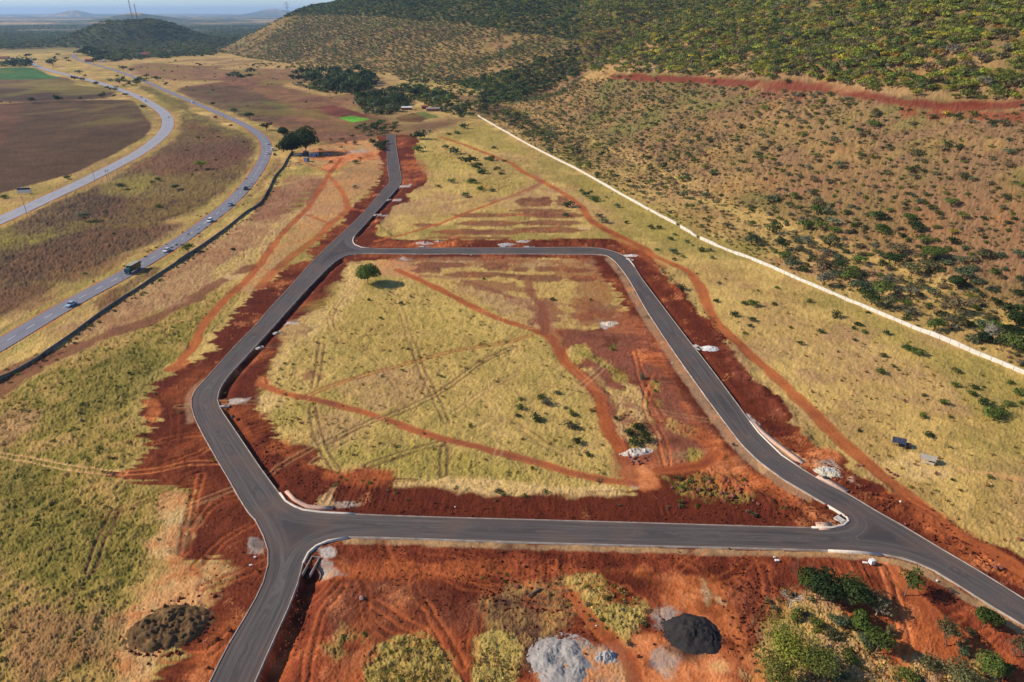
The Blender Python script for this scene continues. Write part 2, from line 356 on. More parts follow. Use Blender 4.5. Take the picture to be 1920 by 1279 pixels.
layer([(0, 192), (32, 192), (20, 250), (0, 290)], 'fred', 'plough', .35, 4, 6, 30)
layer([(255, 155), (330, 185), (400, 225), (462, 258), (473, 285), (455, 322), (410, 365), (340, 405), (260, 455), (160, 505), (60, 560), (0, 600), (-60, 640), (-60, 450), (60, 408), (160, 360), (260, 305), (330, 262), (345, 232), (325, 200), (270, 170)], 'burnt', 'wolive', 1, 4, 8, 40, tf=.3, mot=.5)
layer([(100, 372), (190, 345), (240, 380), (230, 402), (140, 420), (60, 450), (0, 450), (0, 430)], 'burnt2', 'burnt', .85, 5, 9, 25, tf=.35)
layer([(0, 470), (120, 440), (330, 425), (310, 450), (230, 480), (200, 500), (0, 520)], 'burnt2', 'burnt', .8, 5, 9, 25, tf=.35)
layer([(0, 545), (110, 520), (120, 545), (60, 575), (0, 590)], 'dusky', 'burnt', .7, 3, 6, 20)
layer([(60, 530), (130, 505), (250, 475), (240, 490), (120, 535)], 'fred', 'burnt', .65, 3, 6, 20)
layer([(330, 280), (400, 265), (460, 275), (455, 300), (390, 318), (300, 330), (250, 318)], 'dusky', 'burnt', .7, 4, 8, 30)
layer([(250, 330), (330, 335), (420, 340), (400, 365), (330, 372), (240, 368), (190, 350)], 'verge', 'wolive', .5, 4, 9, 20, tf=.3)
layer([(350, 162), (470, 150), (560, 168), (640, 198), (740, 236), (700, 262), (640, 272), (560, 248), (500, 232), (430, 200)], 'dusky', 'plough', .85, 8, 10, 40, tf=.15, L=3)
layer([(568, 204), (625, 197), (660, 207), (697, 220), (640, 222), (617, 217)], 'redfield', 'redfield', 1, 2, 1, 20, tf=.1, L=3, sm=False)
layer([(640, 222), (697, 222), (735, 240), (690, 245)], 'redfield', 'plough', .8, 3, 3, 20, tf=.1, L=3, sm=False)
layer([(634, 221), (660, 217), (695, 224), (661, 230)], 'bright', 'bright', 1, 1.5, .5, 20, tf=.15, L=3, sm=False)
layer([(742, 220), (775, 211), (802, 220), (792, 230), (745, 229)], 'redfield', 'plough', 1, 2, 2, 20, tf=.1, L=3, sm=False)
layer([(777, 211), (794, 209), (823, 220), (802, 223)], 'olive', 'crop', 1, 2, 2, 20, tf=.1, L=3, sm=False)
layer([(480, 187), (495, 187), (545, 200), (525, 207)], 'olive', 'bright', .8, 2, 2, 20, tf=.1, L=3, sm=False)
layer([(383, 170), (393, 169), (412, 177), (401, 180)], 'bright', 'olive', .8, 2, 2, 20, tf=.1, L=3, sm=False)
layer([(410, 192), (480, 187), (490, 212), (440, 214)], 'olive', 'olive', .8, 5, 5, 20, tf=.1, L=3, sm=False)
layer([(600, 272), (700, 262), (715, 285), (700, 300), (640, 300), (560, 300), (560, 285)], 'tan', 'or2', .8, 3, 4, 15)
layer([(585, 283), (640, 281), (715, 288), (712, 300), (660, 302), (630, 318), (600, 318), (612, 300), (580, 296)], 'orange', 'or2', .85, 2, 4, 12, tf=.05, L=1)
# grass west of the estate road
layer([(470, 400), (560, 340), (620, 330), (560, 420), (500, 470), (420, 530), (330, 570), (200, 610), (260, 540), (360, 480)], 'straw', 'pink', .8, 3, 6, 25, tf=.25)
layer([(340, 560), (440, 535), (430, 570), (380, 635), (300, 700), (268, 760), (268, 850), (225, 890), (320, 930), (330, 1000), (318, 1040), (262, 1120), (240, 1290), (200, 1420), (-150, 1420), (-150, 800), (0, 745), (120, 680), (240, 620)], 'wolive', 'straw2', .95, 3, 5, 20, tf=.26, mot=.85)
for P in ([(0, 870), (60, 880), (120, 960), (60, 1040), (0, 1060)], [(60, 1000), (160, 960), (250, 1000), (240, 1080), (120, 1120)], [(120, 1180), (230, 1210), (220, 1290), (100, 1300)], [(120, 700), (260, 640), (300, 690), (220, 760), (100, 790)], [(480, 870), (470, 870), (470, 860)]):
    if len(P) > 3: layer(P, 'grn2', 'wolive', .75, 4, 7, 14, tf=.3)
layer([(0, 1140), (70, 1120), (170, 1130), (220, 1170), (190, 1230), (120, 1260), (60, 1290), (0, 1270)], 'pink', 'dusky', .6, 3, 6, 10, tf=.25)
layer([(0, 790), (50, 765), (60, 790), (20, 830), (0, 840)], 'dusky', 'pink', .55, 2, 4, 10)
layer([(0, 1170), (60, 1130), (60, 1150), (20, 1200), (0, 1210)], 'fred', 'dusky', .6, 1, 3, 8)
strip([(470, 502), (400, 537), (337, 572), (275, 603), (175, 637), (75, 684), (25, 716), (-60, 765)], 3.2, 'dusky', 'dusk2', .85, 1, 1.6, 8, tf=.08)
layer([(0, 720), (60, 690), (130, 660), (100, 650), (30, 680), (-60, 730), (-60, 800)], 'dusk2', 'dusky', .8, 1.5, 3, 10)
layer([(505, 355), (600, 335), (612, 345), (575, 380), (530, 405), (470, 412), (482, 390)], 'dusk2', 'dusky', .85, 2, 3, 12, tf=.12)
for cy, x0, x1 in ((352, 565, 590), (362, 556, 585), (372, 549, 578), (382, 542, 572), (391, 532, 566)):
    layer([(x0, cy-1.2), (x1, cy-1.2), (x1, cy+1.6), (x0, cy+1.6)], 'lgrn', 'grn', .8, .5, .6, 4, tf=.2)
layer([(475, 300), (520, 300), (500, 340), (470, 372), (420, 405), (350, 455), (330, 455), (400, 400), (450, 355)], 'burnt', 'dusky', .7, 2, 3, 12, tf=.25)
layer([(330, 240), (360, 235), (460, 262), (470, 300), (400, 300), (330, 290), (300, 275)], 'burnt', 'dusk2', .6, 4, 8, 25)
for P in ([(270, 118), (420, 128), (430, 150), (330, 150), (250, 135)], [(470, 128), (620, 138), (560, 150), (500, 165), (420, 160)], [(590, 180), (680, 178), (700, 205), (620, 195), (560, 185)], [(720, 240), (860, 225), (880, 235), (800, 250), (740, 255)], [(860, 180), (960, 205), (1000, 235), (900, 215)]):
    layer(P, 'burnt', 'dusky', .75, 10, 18, 50)
layer([(340, 165), (420, 160), (520, 190), (560, 225), (500, 230), (430, 210), (380, 195)], 'burnt', 'plough2', .8, 6, 8, 30)
layer([(560, 205), (610, 222), (700, 245), (690, 262), (600, 262), (520, 240)], 'burnt', 'dusky', .7, 5, 8, 25)
layer([(0, 166), (80, 168), (210, 172), (180, 184), (0, 189)], 'plough2', 'burnt2', .9, 4, 4, 20)
layer([(550, 330), (590, 330), (530, 400), (470, 470), (400, 520), (300, 575), (200, 610), (120, 650), (130, 625), (260, 540), (370, 470), (470, 405)], 'pink', 'dusky', .7, 3, 6, 14, tf=.2)
layer([(690, 300), (715, 290), (715, 330), (690, 352), (650, 380), (600, 440), (560, 470), (480, 540), (430, 580), (440, 550), (540, 440), (600, 370), (640, 320)], 'or2', 'pink', .6, 2, 4, 12, tf=.1)
layer([(300, 200), (360, 225), (430, 255), (465, 290), (440, 340), (380, 385), (310, 425), (220, 480), (120, 530), (0, 600), (0, 520), (120, 440), (240, 370), (330, 300), (355, 240)], 'burnt', 'dusk2', .5, 6, 12, 30)
# verges and shoulders of the highways
strip(OLD, OLD_W+5.5, 'verge', 'straw2', .8, 2, 3, 12, tf=.25, world_pts=True)
strip(OLD, OLD_W+1.6, 'tan', 'orange', .85, .5, .6, 8, tf=.03, world_pts=True)
strip(HWY, HW_W+4, 'verge', 'grn', .8, 2, 2, 12, tf=.22, world_pts=True)
strip(HWY, HW_W+1.5, 'tan', 'orange', .8, .5, .6, 8, tf=.03, world_pts=True)
layer([(185, 585), (250, 540), (300, 505), (290, 500), (235, 530), (180, 565)], 'burnt', 'dusk2', .7, 1, 2, 8, tf=.3)
# outer field between wall and estate road: green and yellow patches
for P in ([(1090, 330), (1200, 380), (1290, 440), (1270, 455), (1180, 420), (1090, 370)], [(1560, 545), (1700, 612), (1900, 700), (1960, 790), (1850, 790), (1780, 720), (1650, 640)], [(830, 260), (900, 235), (960, 262), (1000, 300), (900, 275)], [(900, 350), (960, 330), (990, 345), (940, 365)]):
    layer(P, 'lgrn', 'grn', .7, 6, 9, 30)
for P in ([(1560, 690), (1700, 700), (1750, 760), (1640, 780)], [(1350, 540), (1450, 560), (1550, 640), (1430, 640)], [(1850, 880), (1960, 900), (1960, 1010), (1880, 960)]):
    layer(P, 'straw2', 'pink', .55, 8, 9, 30)
layer([(1090, 180), (960, 200), (905, 212), (1000, 262), (1090, 305), (1250, 390), (1440, 475), (1700, 590), (1960, 700), (2000, 660), (1700, 545), (1450, 430), (1250, 350), (1100, 270)], 'tan', 'dusky', .3, 4, 8, 18, tf=.35)
layer([(1440, 330), (1700, 330), (1920, 380), (1920, 540), (1700, 470), (1500, 400)], 'hillp', 'dusky', .45, 20, 20, 40)
layer([(1650, 864), (1700, 840), (1790, 865), (1800, 890), (1720, 905), (1640, 890)], 'pale', 'straw', .8, 1, 2, 6, tf=.12)
layer([(740, 262), (800, 255), (900, 270), (980, 320), (960, 370), (840, 350), (800, 300)], 'straw', 'lgrn', .6, 5, 8, 22, tf=.25)
# ---- the block inside the ring and the strips by the roads
ring = [(655, 477), (620, 497), (580, 537), (530, 592), (487, 640), (450, 680), (420, 715), (407, 745), (412, 765), (460, 837), (521, 923), (545, 950), (600, 962), (960, 975), (1440, 989), (1560, 992), (1593, 978), (1552, 947), (1472, 900), (1397, 839), (1310, 724), (1251, 640), (1175, 517), (1149, 486), (1125, 476), (960, 475), (730, 475)]
layer(ring, 'ds', 'ds2', 1, .4, 0.3, 5, tf=.07, L=1)
G_in = [(665, 492), (640, 527), (622, 558), (610, 577), (578, 596), (582, 615), (570, 640), (524, 660), (503, 690), (506, 704), (494, 722), (484, 745), (482, 772), (506, 800), (528, 812), (532, 828), (587, 837), (597, 866), (618, 882), (655, 893), (665, 876), (692, 873), (732, 886), (740, 903), (800, 906), (880, 914), (992, 914), (1060, 923), (1160, 921), (1190, 925), (1165, 880), (1170, 850), (1140, 815), (1125, 760), (1100, 730), (1060, 690), (1062, 630), (1110, 615), (1172, 585), (1166, 558), (1145, 533), (1122, 515), (1110, 497), (1060, 486), (960, 485), (850, 487), (760, 490)]
# red soil fingers run east-west, so the same outline is cut with stretched noise
layer(G_in, 'straw', 'straw2', 1, .5, 2.2, 6, an=0.0, tf=.17, L=0)
layer([(700, 510), (760, 500), (830, 545), (960, 600), (1040, 640), (1090, 740), (1130, 820), (1160, 910), (1060, 910), (980, 905), (740, 895), (690, 870), (600, 850), (580, 800), (500, 760), (510, 690), (600, 600), (650, 530)], 'straw', 'grn', .75, 3, 5, 18, tf=.18)
layer([(690, 850), (760, 835), (860, 845), (960, 880), (1010, 900), (960, 908), (860, 905), (740, 892), (680, 872), (640, 880), (600, 800), (640, 790)], 'grn', 'lgrn', .75, 2, 3, 8, tf=.22)
layer([(600, 570), (700, 560), (820, 600), (960, 625), (900, 650), (780, 668), (640, 660), (590, 610)], 'lgrn', 'straw2', .5, 3, 6, 16)
layer([(880, 560), (960, 590), (940, 640), (840, 620), (760, 590)], 'lgrn', 'straw', .6, 3, 4, 12)
layer([(630, 720), (780, 690), (800, 740), (720, 770), (640, 750)], 'pink', 'straw2', .6, 2, 4, 10)
layer([(590, 770), (690, 790), (660, 830), (600, 830)], 'pink', 'straw2', .6, 2, 3, 8)
layer([(495, 770), (560, 765), (560, 800), (510, 800)], 'grn', 'lgrn', .7, 2, 3, 8, tf=.24)
layer([(740, 905), (800, 900), (900, 902), (1000, 905), (1060, 912), (1160, 915), (1190, 928), (1060, 930), (900, 922), (760, 910)], 'pale', 'straw', .9, 1, 2, 6, tf=.15)
layer([(484, 745), (520, 735), (540, 750), (490, 775)], 'pale', 'straw', .8, 1, 1.5, 5)
layer([(540, 600), (610, 577), (660, 490), (690, 500), (640, 590), (560, 650), (500, 725), (520, 670)], 'pale', 'straw', .6, 1.5, 2, 6)
layer([(735, 486), (800, 484), (960, 483), (1110, 488), (1125, 515), (1060, 505), (960, 500), (860, 500), (760, 505)], 'pink', 'mr', .7, 2, 3, 10)
layer([(700, 492), (780, 490), (800, 510), (790, 530), (745, 520), (715, 515)], 'pink', 'or2', .7, 1.5, 2.5, 8, tf=.06)
layer([(860, 540), (980, 555), (1060, 575), (1130, 580), (1160, 600), (1070, 612), (1000, 612), (940, 590)], 'pink', 'straw2', .75, 2, 5, 12)
layer([(950, 560), (1010, 570), (1035, 590), (1030, 620), (1000, 612), (990, 590)], 'dusky', 'pink', .7, 2, 4, 8)
# dusky scraped ground in the east of the block
layer([(1060, 612), (1120, 617), (1150, 600), (1190, 600), (1240, 650), (1290, 740), (1330, 800), (1330, 860), (1250, 880), (1180, 880), (1170, 850), (1140, 800), (1100, 730), (1068, 690)], 'dusky', 'fred', 1, 2, 2.5, 8, tf=.07, L=1)
layer([(1062, 660), (1075, 648), (1098, 645), (1105, 662), (1090, 680), (1075, 685)], 'lgrn', 'straw', .9, .7, 1.2, 4, tf=.22, L=0)
strip([(1095, 662), (1115, 672), (1135, 685), (1152, 698), (1165, 710)], 1.6, 'grn', 'lgrn', .8, .8, 1.2, 3, tf=.3)
layer([(1085, 688), (1110, 690), (1135, 722), (1165, 728), (1168, 716), (1195, 728), (1210, 750), (1205, 770), (1217, 790), (1222, 815), (1222, 838), (1185, 840), (1167, 815), (1150, 790), (1145, 765), (1142, 742), (1115, 715)], 'straw', 'pink', 1, 1, 2, 5, tf=.25, L=0)
layer([(1235, 790), (1255, 780), (1285, 795), (1307, 812), (1305, 820), (1262, 815), (1242, 805)], 'straw', 'mr', .85, 1, 2, 4, tf=.3)
layer([(1232, 872), (1243, 840), (1272, 838), (1322, 845), (1325, 862), (1285, 872), (1248, 878)], 'pink', 'dusky', .85, 1, 1.5, 5, tf=.15)
layer([(1295, 842), (1318, 845), (1322, 862), (1300, 868), (1285, 862)], 'lgrn', 'grn', .9, .6, 1, 3, tf=.3)
layer([(1138, 646), (1155, 645), (1158, 656), (1142, 660)], 'grn2', 'grn', .9, .6, 1, 3, tf=.3)
layer([(1222, 715), (1235, 712), (1237, 735), (1226, 735)], 'grn', 'lgrn', .8, .6, 1, 3, tf=.3)
layer([(1225, 745), (1242, 750), (1245, 765), (1230, 765)], 'grn', 'dusky', .7, .6, 1, 3, tf=.3)
layer([(1247, 895), (1275, 892), (1335, 882), (1385, 897), (1422, 920), (1425, 935), (1405, 948), (1335, 938), (1280, 922), (1255, 908)], 'grn', 'mr', .9, 1, 2, 4, tf=.35, mot=.9)
layer([(1205, 665), (1240, 662), (1262, 690), (1300, 770), (1345, 835), (1410, 880), (1470, 915), (1500, 940), (1440, 935), (1350, 872), (1330, 850), (1280, 760), (1240, 700)], 'mr', 'orange', .8, 2, 3, 8, tf=.06, L=1)
layer([(1325, 845), (1352, 838), (1400, 880), (1380, 895), (1320, 882)], 'orange', 'or2', .7, 2, 2, 6)
layer([(1130, 590), (1165, 580), (1195, 600), (1190, 625), (1150, 625)], 'or2', 'mr', .6, 2, 3, 6)
# orange patches in the south-west of the block
layer([(484, 705), (506, 700), (505, 715), (486, 722)], 'orange', 'or2', .9, .8, 1, 4)
layer([(500, 820), (545, 825), (560, 850), (600, 880), (640, 880), (690, 872), (732, 885), (736, 900), (690, 912), (620, 905), (570, 870), (510, 845)], 'orange', 'mr', .75, 1.5, 2.5, 6)
layer([(545, 828), (580, 830), (592, 850), (590, 875), (560, 865), (540, 845)], 'ds', 'ds2', .8, 1.5, 1.5, 4)
layer([(700, 880), (732, 886), (738, 898), (700, 900)], 'mr', 'orange', .8, 1, 1, 3)
# strips in the scraped rows
for z0, rowsx in ((0, [(340, 545, 320, 345+0)]),):
    pass
def rowpatch(cx, cy, hw, hh, c='dusky', op=.85):
    layer([(cx-hw, cy), (cx-hw*.6, cy-hh), (cx+hw*.6, cy-hh), (cx+hw, cy), (cx+hw*.6, cy+hh), (cx-hw*.6, cy+hh)], c, 'dusk2', op, .7, 1.4, 5, tf=.08, L=1)
for p in ((1000, 379, 38, 8), (1023, 377, 12, 9), (1054, 377, 12, 9), (1015, 395, 60, 3), (1040, 404, 60, 4.5), (1000, 403, 50, 3), (1030, 418, 68, 4.5), (905, 404, 60, 3.5), (920, 419, 70, 4.5), (1030, 431, 70, 5), (870, 435, 62, 4.5), (925, 436, 55, 4.5), (800, 422, 30, 4), (880, 446, 90, 2.5)): rowpatch(*p)
for p in ((825, 497, 55, 5), (803, 508, 33, 5), (893, 515, 62, 5), (930, 501, 30, 7), (977, 505, 19, 4.5), (1026, 505, 24, 5), (1081, 507, 27, 5), (1012, 522, 52, 6), (1092, 523, 28, 6), (955, 517, 30, 4)): rowpatch(*p)
# soil west of the west road
S1 = [(728, 252), (712, 255), (712, 300), (716, 328), (700, 352), (665, 384), (642, 402), (642, 420), (622, 427), (598, 452), (572, 468), (590, 482), (542, 500), (517, 525), (482, 545), (462, 560), (437, 597), (412, 628), (402, 645), (388, 666), (345, 688), (312, 706), (298, 722), (268, 742), (272, 780), (290, 802), (272, 815), (272, 848), (250, 880), (228, 893), (275, 905), (307, 912), (344, 922), (348, 960), (332, 992), (308, 1018), (325, 1032), (345, 1041), (400, 1046), (430, 1075), (412, 1110), (380, 1146), (372, 1194), (325, 1224), (300, 1254), (288, 1290), (250, 1400), (345, 1400), (415, 1279), (500, 1124), (524, 1059), (524, 1031), (500, 974), (445, 890), (420, 847), (400, 815), (383, 780), (376, 750), (394, 718), (462, 643), (552, 543), (624, 464), (664, 427), (709, 377), (736, 343), (733, 287)]
layer(S1, 'ds', 'ds2', 1, .5, 2.6, 6, an=0.0, tf=.06, L=1)
layer([(395, 900), (430, 900), (500, 1010), (500, 1060), (480, 1110), (420, 1200), (380, 1290), (330, 1290), (380, 1150), (430, 1080), (400, 980)], 'mr', 'ds', .7, 3, 4, 10)
layer([(270, 748), (292, 750), (305, 768), (290, 790), (278, 800), (270, 775)], 'orange', 'or2', .9, 1, 1.5, 4)
layer([(325, 680), (350, 678), (352, 690), (330, 696)], 'orange', 'or2', .9, 1, 1.5, 4)
layer([(305, 915), (345, 925), (345, 1000), (325, 1030), (360, 1040), (400, 1050), (425, 1075), (400, 1120), (350, 1150), (290, 1230), (270, 1300), (230, 1300), (235, 1160), (300, 1060), (310, 990)], 'pale', 'orange', .85, 1.5, 4, 9, tf=.12)
layer([(300, 1110), (350, 1100), (390, 1130), (360, 1150), (300, 1150)], 'or2', 'pale', .6, 1.5, 3, 6)
# soil beside the top and east roads
layer([(741, 252), (775, 254), (778, 290), (790, 320), (802, 335), (790, 350), (762, 366), (770, 378), (742, 384), (720, 410), (706, 428), (708, 442), (742, 449), (855, 449), (960, 450), (1145, 449), (1165, 455), (1222, 480), (1228, 495), (1244, 515), (1274, 545), (1300, 577), (1332, 602), (1362, 635), (1374, 660), (1394, 690), (1412, 714), (1440, 735), (1459, 746), (1484, 770), (1486, 783), (1470, 792), (1497, 805), (1512, 826), (1530, 838), (1578, 852), (1582, 872), (1616, 897), (1656, 912), (1690, 938), (1752, 956), (1787, 976), (1816, 996), (1866, 1021), (1925, 1050), (2040, 1110), (2040, 1225), (1840, 1094), (1630, 972), (1490, 889), (1408, 822), (1280, 640), (1190, 518), (1165, 486), (1132, 471), (960, 470), (700, 470), (655, 461), (672, 424), (738, 352), (744, 320), (736, 270)], 'ds', 'ds2', 1, .5, 1.6, 5, tf=.09, L=1)
layer([(700, 455), (760, 452), (860, 455), (850, 462), (740, 464), (690, 462)], 'mr', 'orange', .6, 1, 1, 5)
layer([(745, 305), (785, 300), (795, 340), (760, 350)], 'fred', 'orange', .6, 1.5, 2, 6)
layer([(1470, 792), (1440, 735), (1410, 712), (1372, 660), (1330, 605), (1342, 640), (1380, 705), (1430, 770)], 'ds', 'fred', .7, 1, 1.5, 5)
layer([(1530, 840), (1560, 838), (1580, 855), (1560, 872), (1530, 860), (1505, 850)], 'orange', 'or2', .85, 1, 1, 4)
layer([(1700, 940), (1760, 965), (1850, 1025), (1920, 1065), (1980, 1110), (1900, 1090), (1800, 1030), (1720, 985)], 'mr', 'orange', .7, 1.5, 2.5, 6)
# soil south of the cross road
layer([(567, 1058), (577, 1038), (600, 1022), (652, 1008), (960, 1017), (1210, 1024), (1440, 1030), (1602, 1035), (1690, 1047), (1752, 1071), (1865, 1141), (2040, 1250), (2040, 1420), (400, 1420), (480, 1274), (542, 1134)], 'ds', 'mr', 1, .4, .3, 5, tf=.10, L=1)
layer([(600, 1080), (700, 1060), (860, 1055), (1000, 1060), (1200, 1070), (1000, 1080), (800, 1085), (640, 1085)], 'orange', 'mr', .8, 1.5, 2, 5)
layer([(620, 1090), (800, 1095), (960, 1100), (1000, 1180), (900, 1180), (760, 1190), (640, 1180), (600, 1140)], 'ds', 'dusk2', .85, 1.5, 2.5, 6)
layer([(560, 1090), (580, 1095), (555, 1200), (520, 1300), (500, 1300)], 'mr', 'orange', .7, 1, 1, 5)
layer([(960, 1085), (1060, 1082), (1080, 1150), (1060, 1190), (1000, 1260), (960, 1250), (900, 1180)], 'burnt', 'straw2', .75, 1.5, 2.5, 5, tf=.2, mot=.9)
layer([(672, 1300), (676, 1250), (705, 1215), (730, 1200), (772, 1187), (803, 1184), (815, 1192), (840, 1222), (852, 1252), (868, 1300)], 'straw2', 'grn', 1, .6, 1.2, 4, tf=.3, L=0)
layer([(640, 1240), (690, 1210), (700, 1225), (665, 1300), (620, 1300)], 'or2', 'mr', .8, 1, 1.5, 4)
layer([(605, 1205), (640, 1172), (680, 1190), (655, 1210), (635, 1235)], 'grn', 'straw2', .8, 1, 2, 3, tf=.3)
layer([(883, 1262), (893, 1200), (920, 1184), (960, 1190), (985, 1225), (978, 1262), (955, 1300), (900, 1300)], 'straw', 'grn', 1, .6, 1, 4, tf=.25, L=0)
layer([(1055, 1085), (1095, 1079), (1130, 1082), (1140, 1124), (1155, 1140), (1185, 1132), (1210, 1122), (1222, 1140), (1222, 1172), (1190, 1184), (1190, 1212), (1172, 1220), (1150, 1197), (1120, 1172), (1100, 1154), (1080, 1124)], 'straw', 'grn', 1, .8, 1.6, 4, tf=.3, L=0)
layer([(1070, 1082), (1125, 1080), (1135, 1125), (1100, 1130), (1080, 1110)], 'grn', 'straw', .85, .8, 1.2, 3, tf=.3)
layer([(1134, 1080), (1190, 1082), (1200, 1115), (1150, 1128)], 'ds', 'ds2', .8, 1, 1, 4)
layer([(1205, 1080), (1330, 1078), (1382, 1105), (1385, 1190), (1362, 1200), (1375, 1225), (1400, 1300), (1190, 1300), (1185, 1230), (1190, 1190), (1230, 1180), (1235, 1140)], 'orange', 'or2', .95, 2, 2.5, 6, tf=.05, L=1)
layer([(1380, 1080), (1440, 1070), (1470, 1100), (1440, 1200), (1400, 1210), (1385, 1150)], 'fred', 'ds', .7, 2, 3, 5, tf=.15)
layer([(1000, 1270), (1040, 1190), (1090, 1195), (1180, 1235), (1210, 1270), (1230, 1300), (1000, 1300)], 'grey', 'tan', .8, 1.5, 2.5, 5)
layer([(1222, 1150), (1250, 1140), (1272, 1148), (1250, 1190), (1225, 1180)], 'grey', 'pink', .8, .6, 1.2, 3)
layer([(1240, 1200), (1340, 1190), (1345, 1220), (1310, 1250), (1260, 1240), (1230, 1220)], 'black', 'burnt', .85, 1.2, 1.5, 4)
layer([(1212, 1220), (1240, 1212), (1270, 1240), (1250, 1265), (1215, 1245)], 'grey', 'pink', .8, .7, 1.2, 3)
layer([(1325, 1240), (1358, 1240), (1360, 1258), (1330, 1258)], 'white', 'straw', .6, .8, .8, 3)
layer([(1313, 1082), (1325, 1088), (1335, 1132), (1326, 1135), (1316, 1105)], 'pale', 'white', .8, .5, .8, 2)
layer([(1343, 1118), (1360, 1132), (1355, 1136), (1342, 1128)], 'pale', 'white', .7, .5, .8, 2)
layer([(1480, 1120), (1520, 1112), (1590, 1145), (1620, 1165), (1632, 1185), (1655, 1210), (1675, 1245), (1735, 1235), (1742, 1222), (1775, 1224), (1800, 1245), (1850, 1235), (1880, 1290), (1900, 1400), (1400, 1400), (1420, 1250), (1450, 1190)], 'straw', 'pink', .95, 1.5, 3, 5, tf=.3, L=0)
layer([(1440, 1120), (1480, 1120), (1470, 1190), (1430, 1220), (1420, 1160)], 'straw2', 'pink', .7, 1.5, 2, 5, tf=.2)
layer([(1655, 1060), (1690, 1060), (1720, 1100), (1700, 1110), (1660, 1085)], 'orange', 'or2', .8, 1, 1.5, 5)
layer([(640, 1075), (640, 1045), (652, 1050), (655, 1078)], 'or2', 'mr', .5, 1, 1, 3)
# gravelled shoulders
strip(smooth(fl([(652, 1010), (705, 1012), (800, 1015), (960, 1021), (1210, 1028), (1440, 1034), (1560, 1037), (1652, 1044), (1700, 1056), (1740, 1074), (1800, 1110), (1900, 1172), (1990, 1230)]), 4), 1.1, 'gravel', 'tan', .9, .4, .5, 3, tf=.03, world_pts=True)
strip(smooth(fl([(1140, 484), (1165, 514), (1200, 577), (1240, 640), (1298, 724), (1348, 792), (1388, 842), (1415, 868), (1462, 904), (1510, 932)]), 4), 1.5, 'gravel', 'pink', .9, .4, .4, 3, tf=.03, world_pts=True)
strip(smooth(fl([(357, 790), (352, 762), (352, 745), (362, 728), (378, 712)]), 3), .9, 'gravel', 'gravel', .9, .3, .3, 3, world_pts=True)
# spills of lime, sand and stone chips
for P, c in (([(598, 935), (615, 920), (630, 910), (628, 930), (620, 948), (590, 950)], 'pale'), ([(598, 1028), (620, 1025), (630, 1042), (610, 1046)], 'white'), ([(601, 1050), (620, 1052), (630, 1070), (645, 1078), (602, 1079)], 'grey'), ([(468, 1008), (488, 1005), (500, 1015), (498, 1038), (482, 1040), (466, 1025)], 'grey'),
             ([(1163, 845), (1190, 850), (1200, 868), (1180, 865)], 'white'), ([(1175, 905), (1200, 900), (1205, 912), (1185, 916)], 'white'), ([(1218, 884), (1235, 883), (1230, 890), (1218, 889)], 'white'), ([(1125, 605), (1155, 601), (1150, 612), (1130, 620)], 'white'),
             ([(1083, 425), (1108, 424), (1106, 431), (1083, 431)], 'pale'), ([(742, 347), (770, 346), (768, 350), (745, 352)], 'white'), ([(735, 373), (752, 373), (750, 377), (735, 377)], 'white'), ([(708, 402), (726, 403), (724, 406), (708, 406)], 'white'), ([(530, 604), (562, 603), (562, 606), (532, 606)], 'white'),
             ([(1525, 862), (1560, 862), (1575, 880), (1570, 893), (1545, 890), (1530, 878)], 'grey'), ([(1588, 892), (1602, 895), (1606, 907), (1590, 902)], 'grey'), ([(1525, 985), (1560, 975), (1585, 970), (1590, 980), (1570, 990), (1525, 992)], 'pale'), ([(430, 748), (470, 745), (465, 752), (435, 757)], 'white'), ([(1400, 772), (1415, 785), (1424, 800), (1412, 800), (1398, 782)], 'white'),
             ([(1424, 800), (1460, 830), (1510, 862), (1500, 868), (1450, 838), (1415, 806)], 'pale'), ([(1423, 868), (1440, 878), (1432, 885), (1420, 875)], 'pale'), ([(415, 517), (455, 513), (460, 520), (430, 526)], 'pale'), ([(655, 283), (690, 281), (685, 287), (650, 287)], 'grey'), ([(760, 480), (765, 487), (752, 489), (748, 486)], 'white'),
             ([(632, 940), (680, 942), (680, 950), (632, 952)], 'grey'), ([(1880, 935), (1900, 938), (1898, 945), (1882, 943)], 'tan')):
    layer(P, c, 'grey' if c == 'white' else 'pink', .85, .4, .9, 2.5, tf=.05)
# tracks
TR = dict(c1='orange', c2='mr', soft=.5, rag=.5, tf=.03, L=2)
strip([(640, 298), (618, 326), (600, 355), (575, 392), (542, 425), (512, 460), (480, 505), (450, 537), (412, 572), (375, 620), (362, 652), (337, 677), (322, 692)], 1.7, op=.9, **TR)
strip([(560, 300), (590, 312), (618, 322)], 1.2, op=.8, **TR)
strip([(615, 328), (635, 350), (650, 377), (655, 390), (700, 396)], 1.8, op=.85, **TR)
strip([(655, 390), (630, 412), (617, 422), (600, 442), (555, 475), (517, 507), (487, 540)], 2.2, op=.8, **TR)
strip([(575, 402), (600, 412), (617, 418), (655, 424)], 1.3, op=.7, **TR)
strip([(745, 506), (780, 522), (830, 545), (880, 572), (930, 595), (960, 606), (997, 617), (1035, 636), (1057, 677), (1080, 697), (1105, 717), (1125, 745), (1132, 780), (1142, 810), (1160, 835), (1172, 865), (1192, 885)], 1.7, op=.95, **TR)
strip([(1185, 890), (1247, 882), (1285, 877), (1322, 870), (1342, 852)], 1.6, op=.95, **TR)
layer([(1165, 885), (1190, 872), (1230, 878), (1240, 895), (1250, 915), (1220, 925), (1190, 915)], 'orange', 'or2', .95, 1, 1.5, 5, tf=.03, L=2)
strip([(492, 722), (530, 737), (580, 747), (642, 762), (705, 780), (767, 802), (830, 822), (892, 837), (960, 855), (1010, 867), (1072, 887), (1135, 900), (1190, 905)], 1.25, op=.95, c1='orange', c2='fred', soft=.4, rag=.4, tf=.03, L=2)
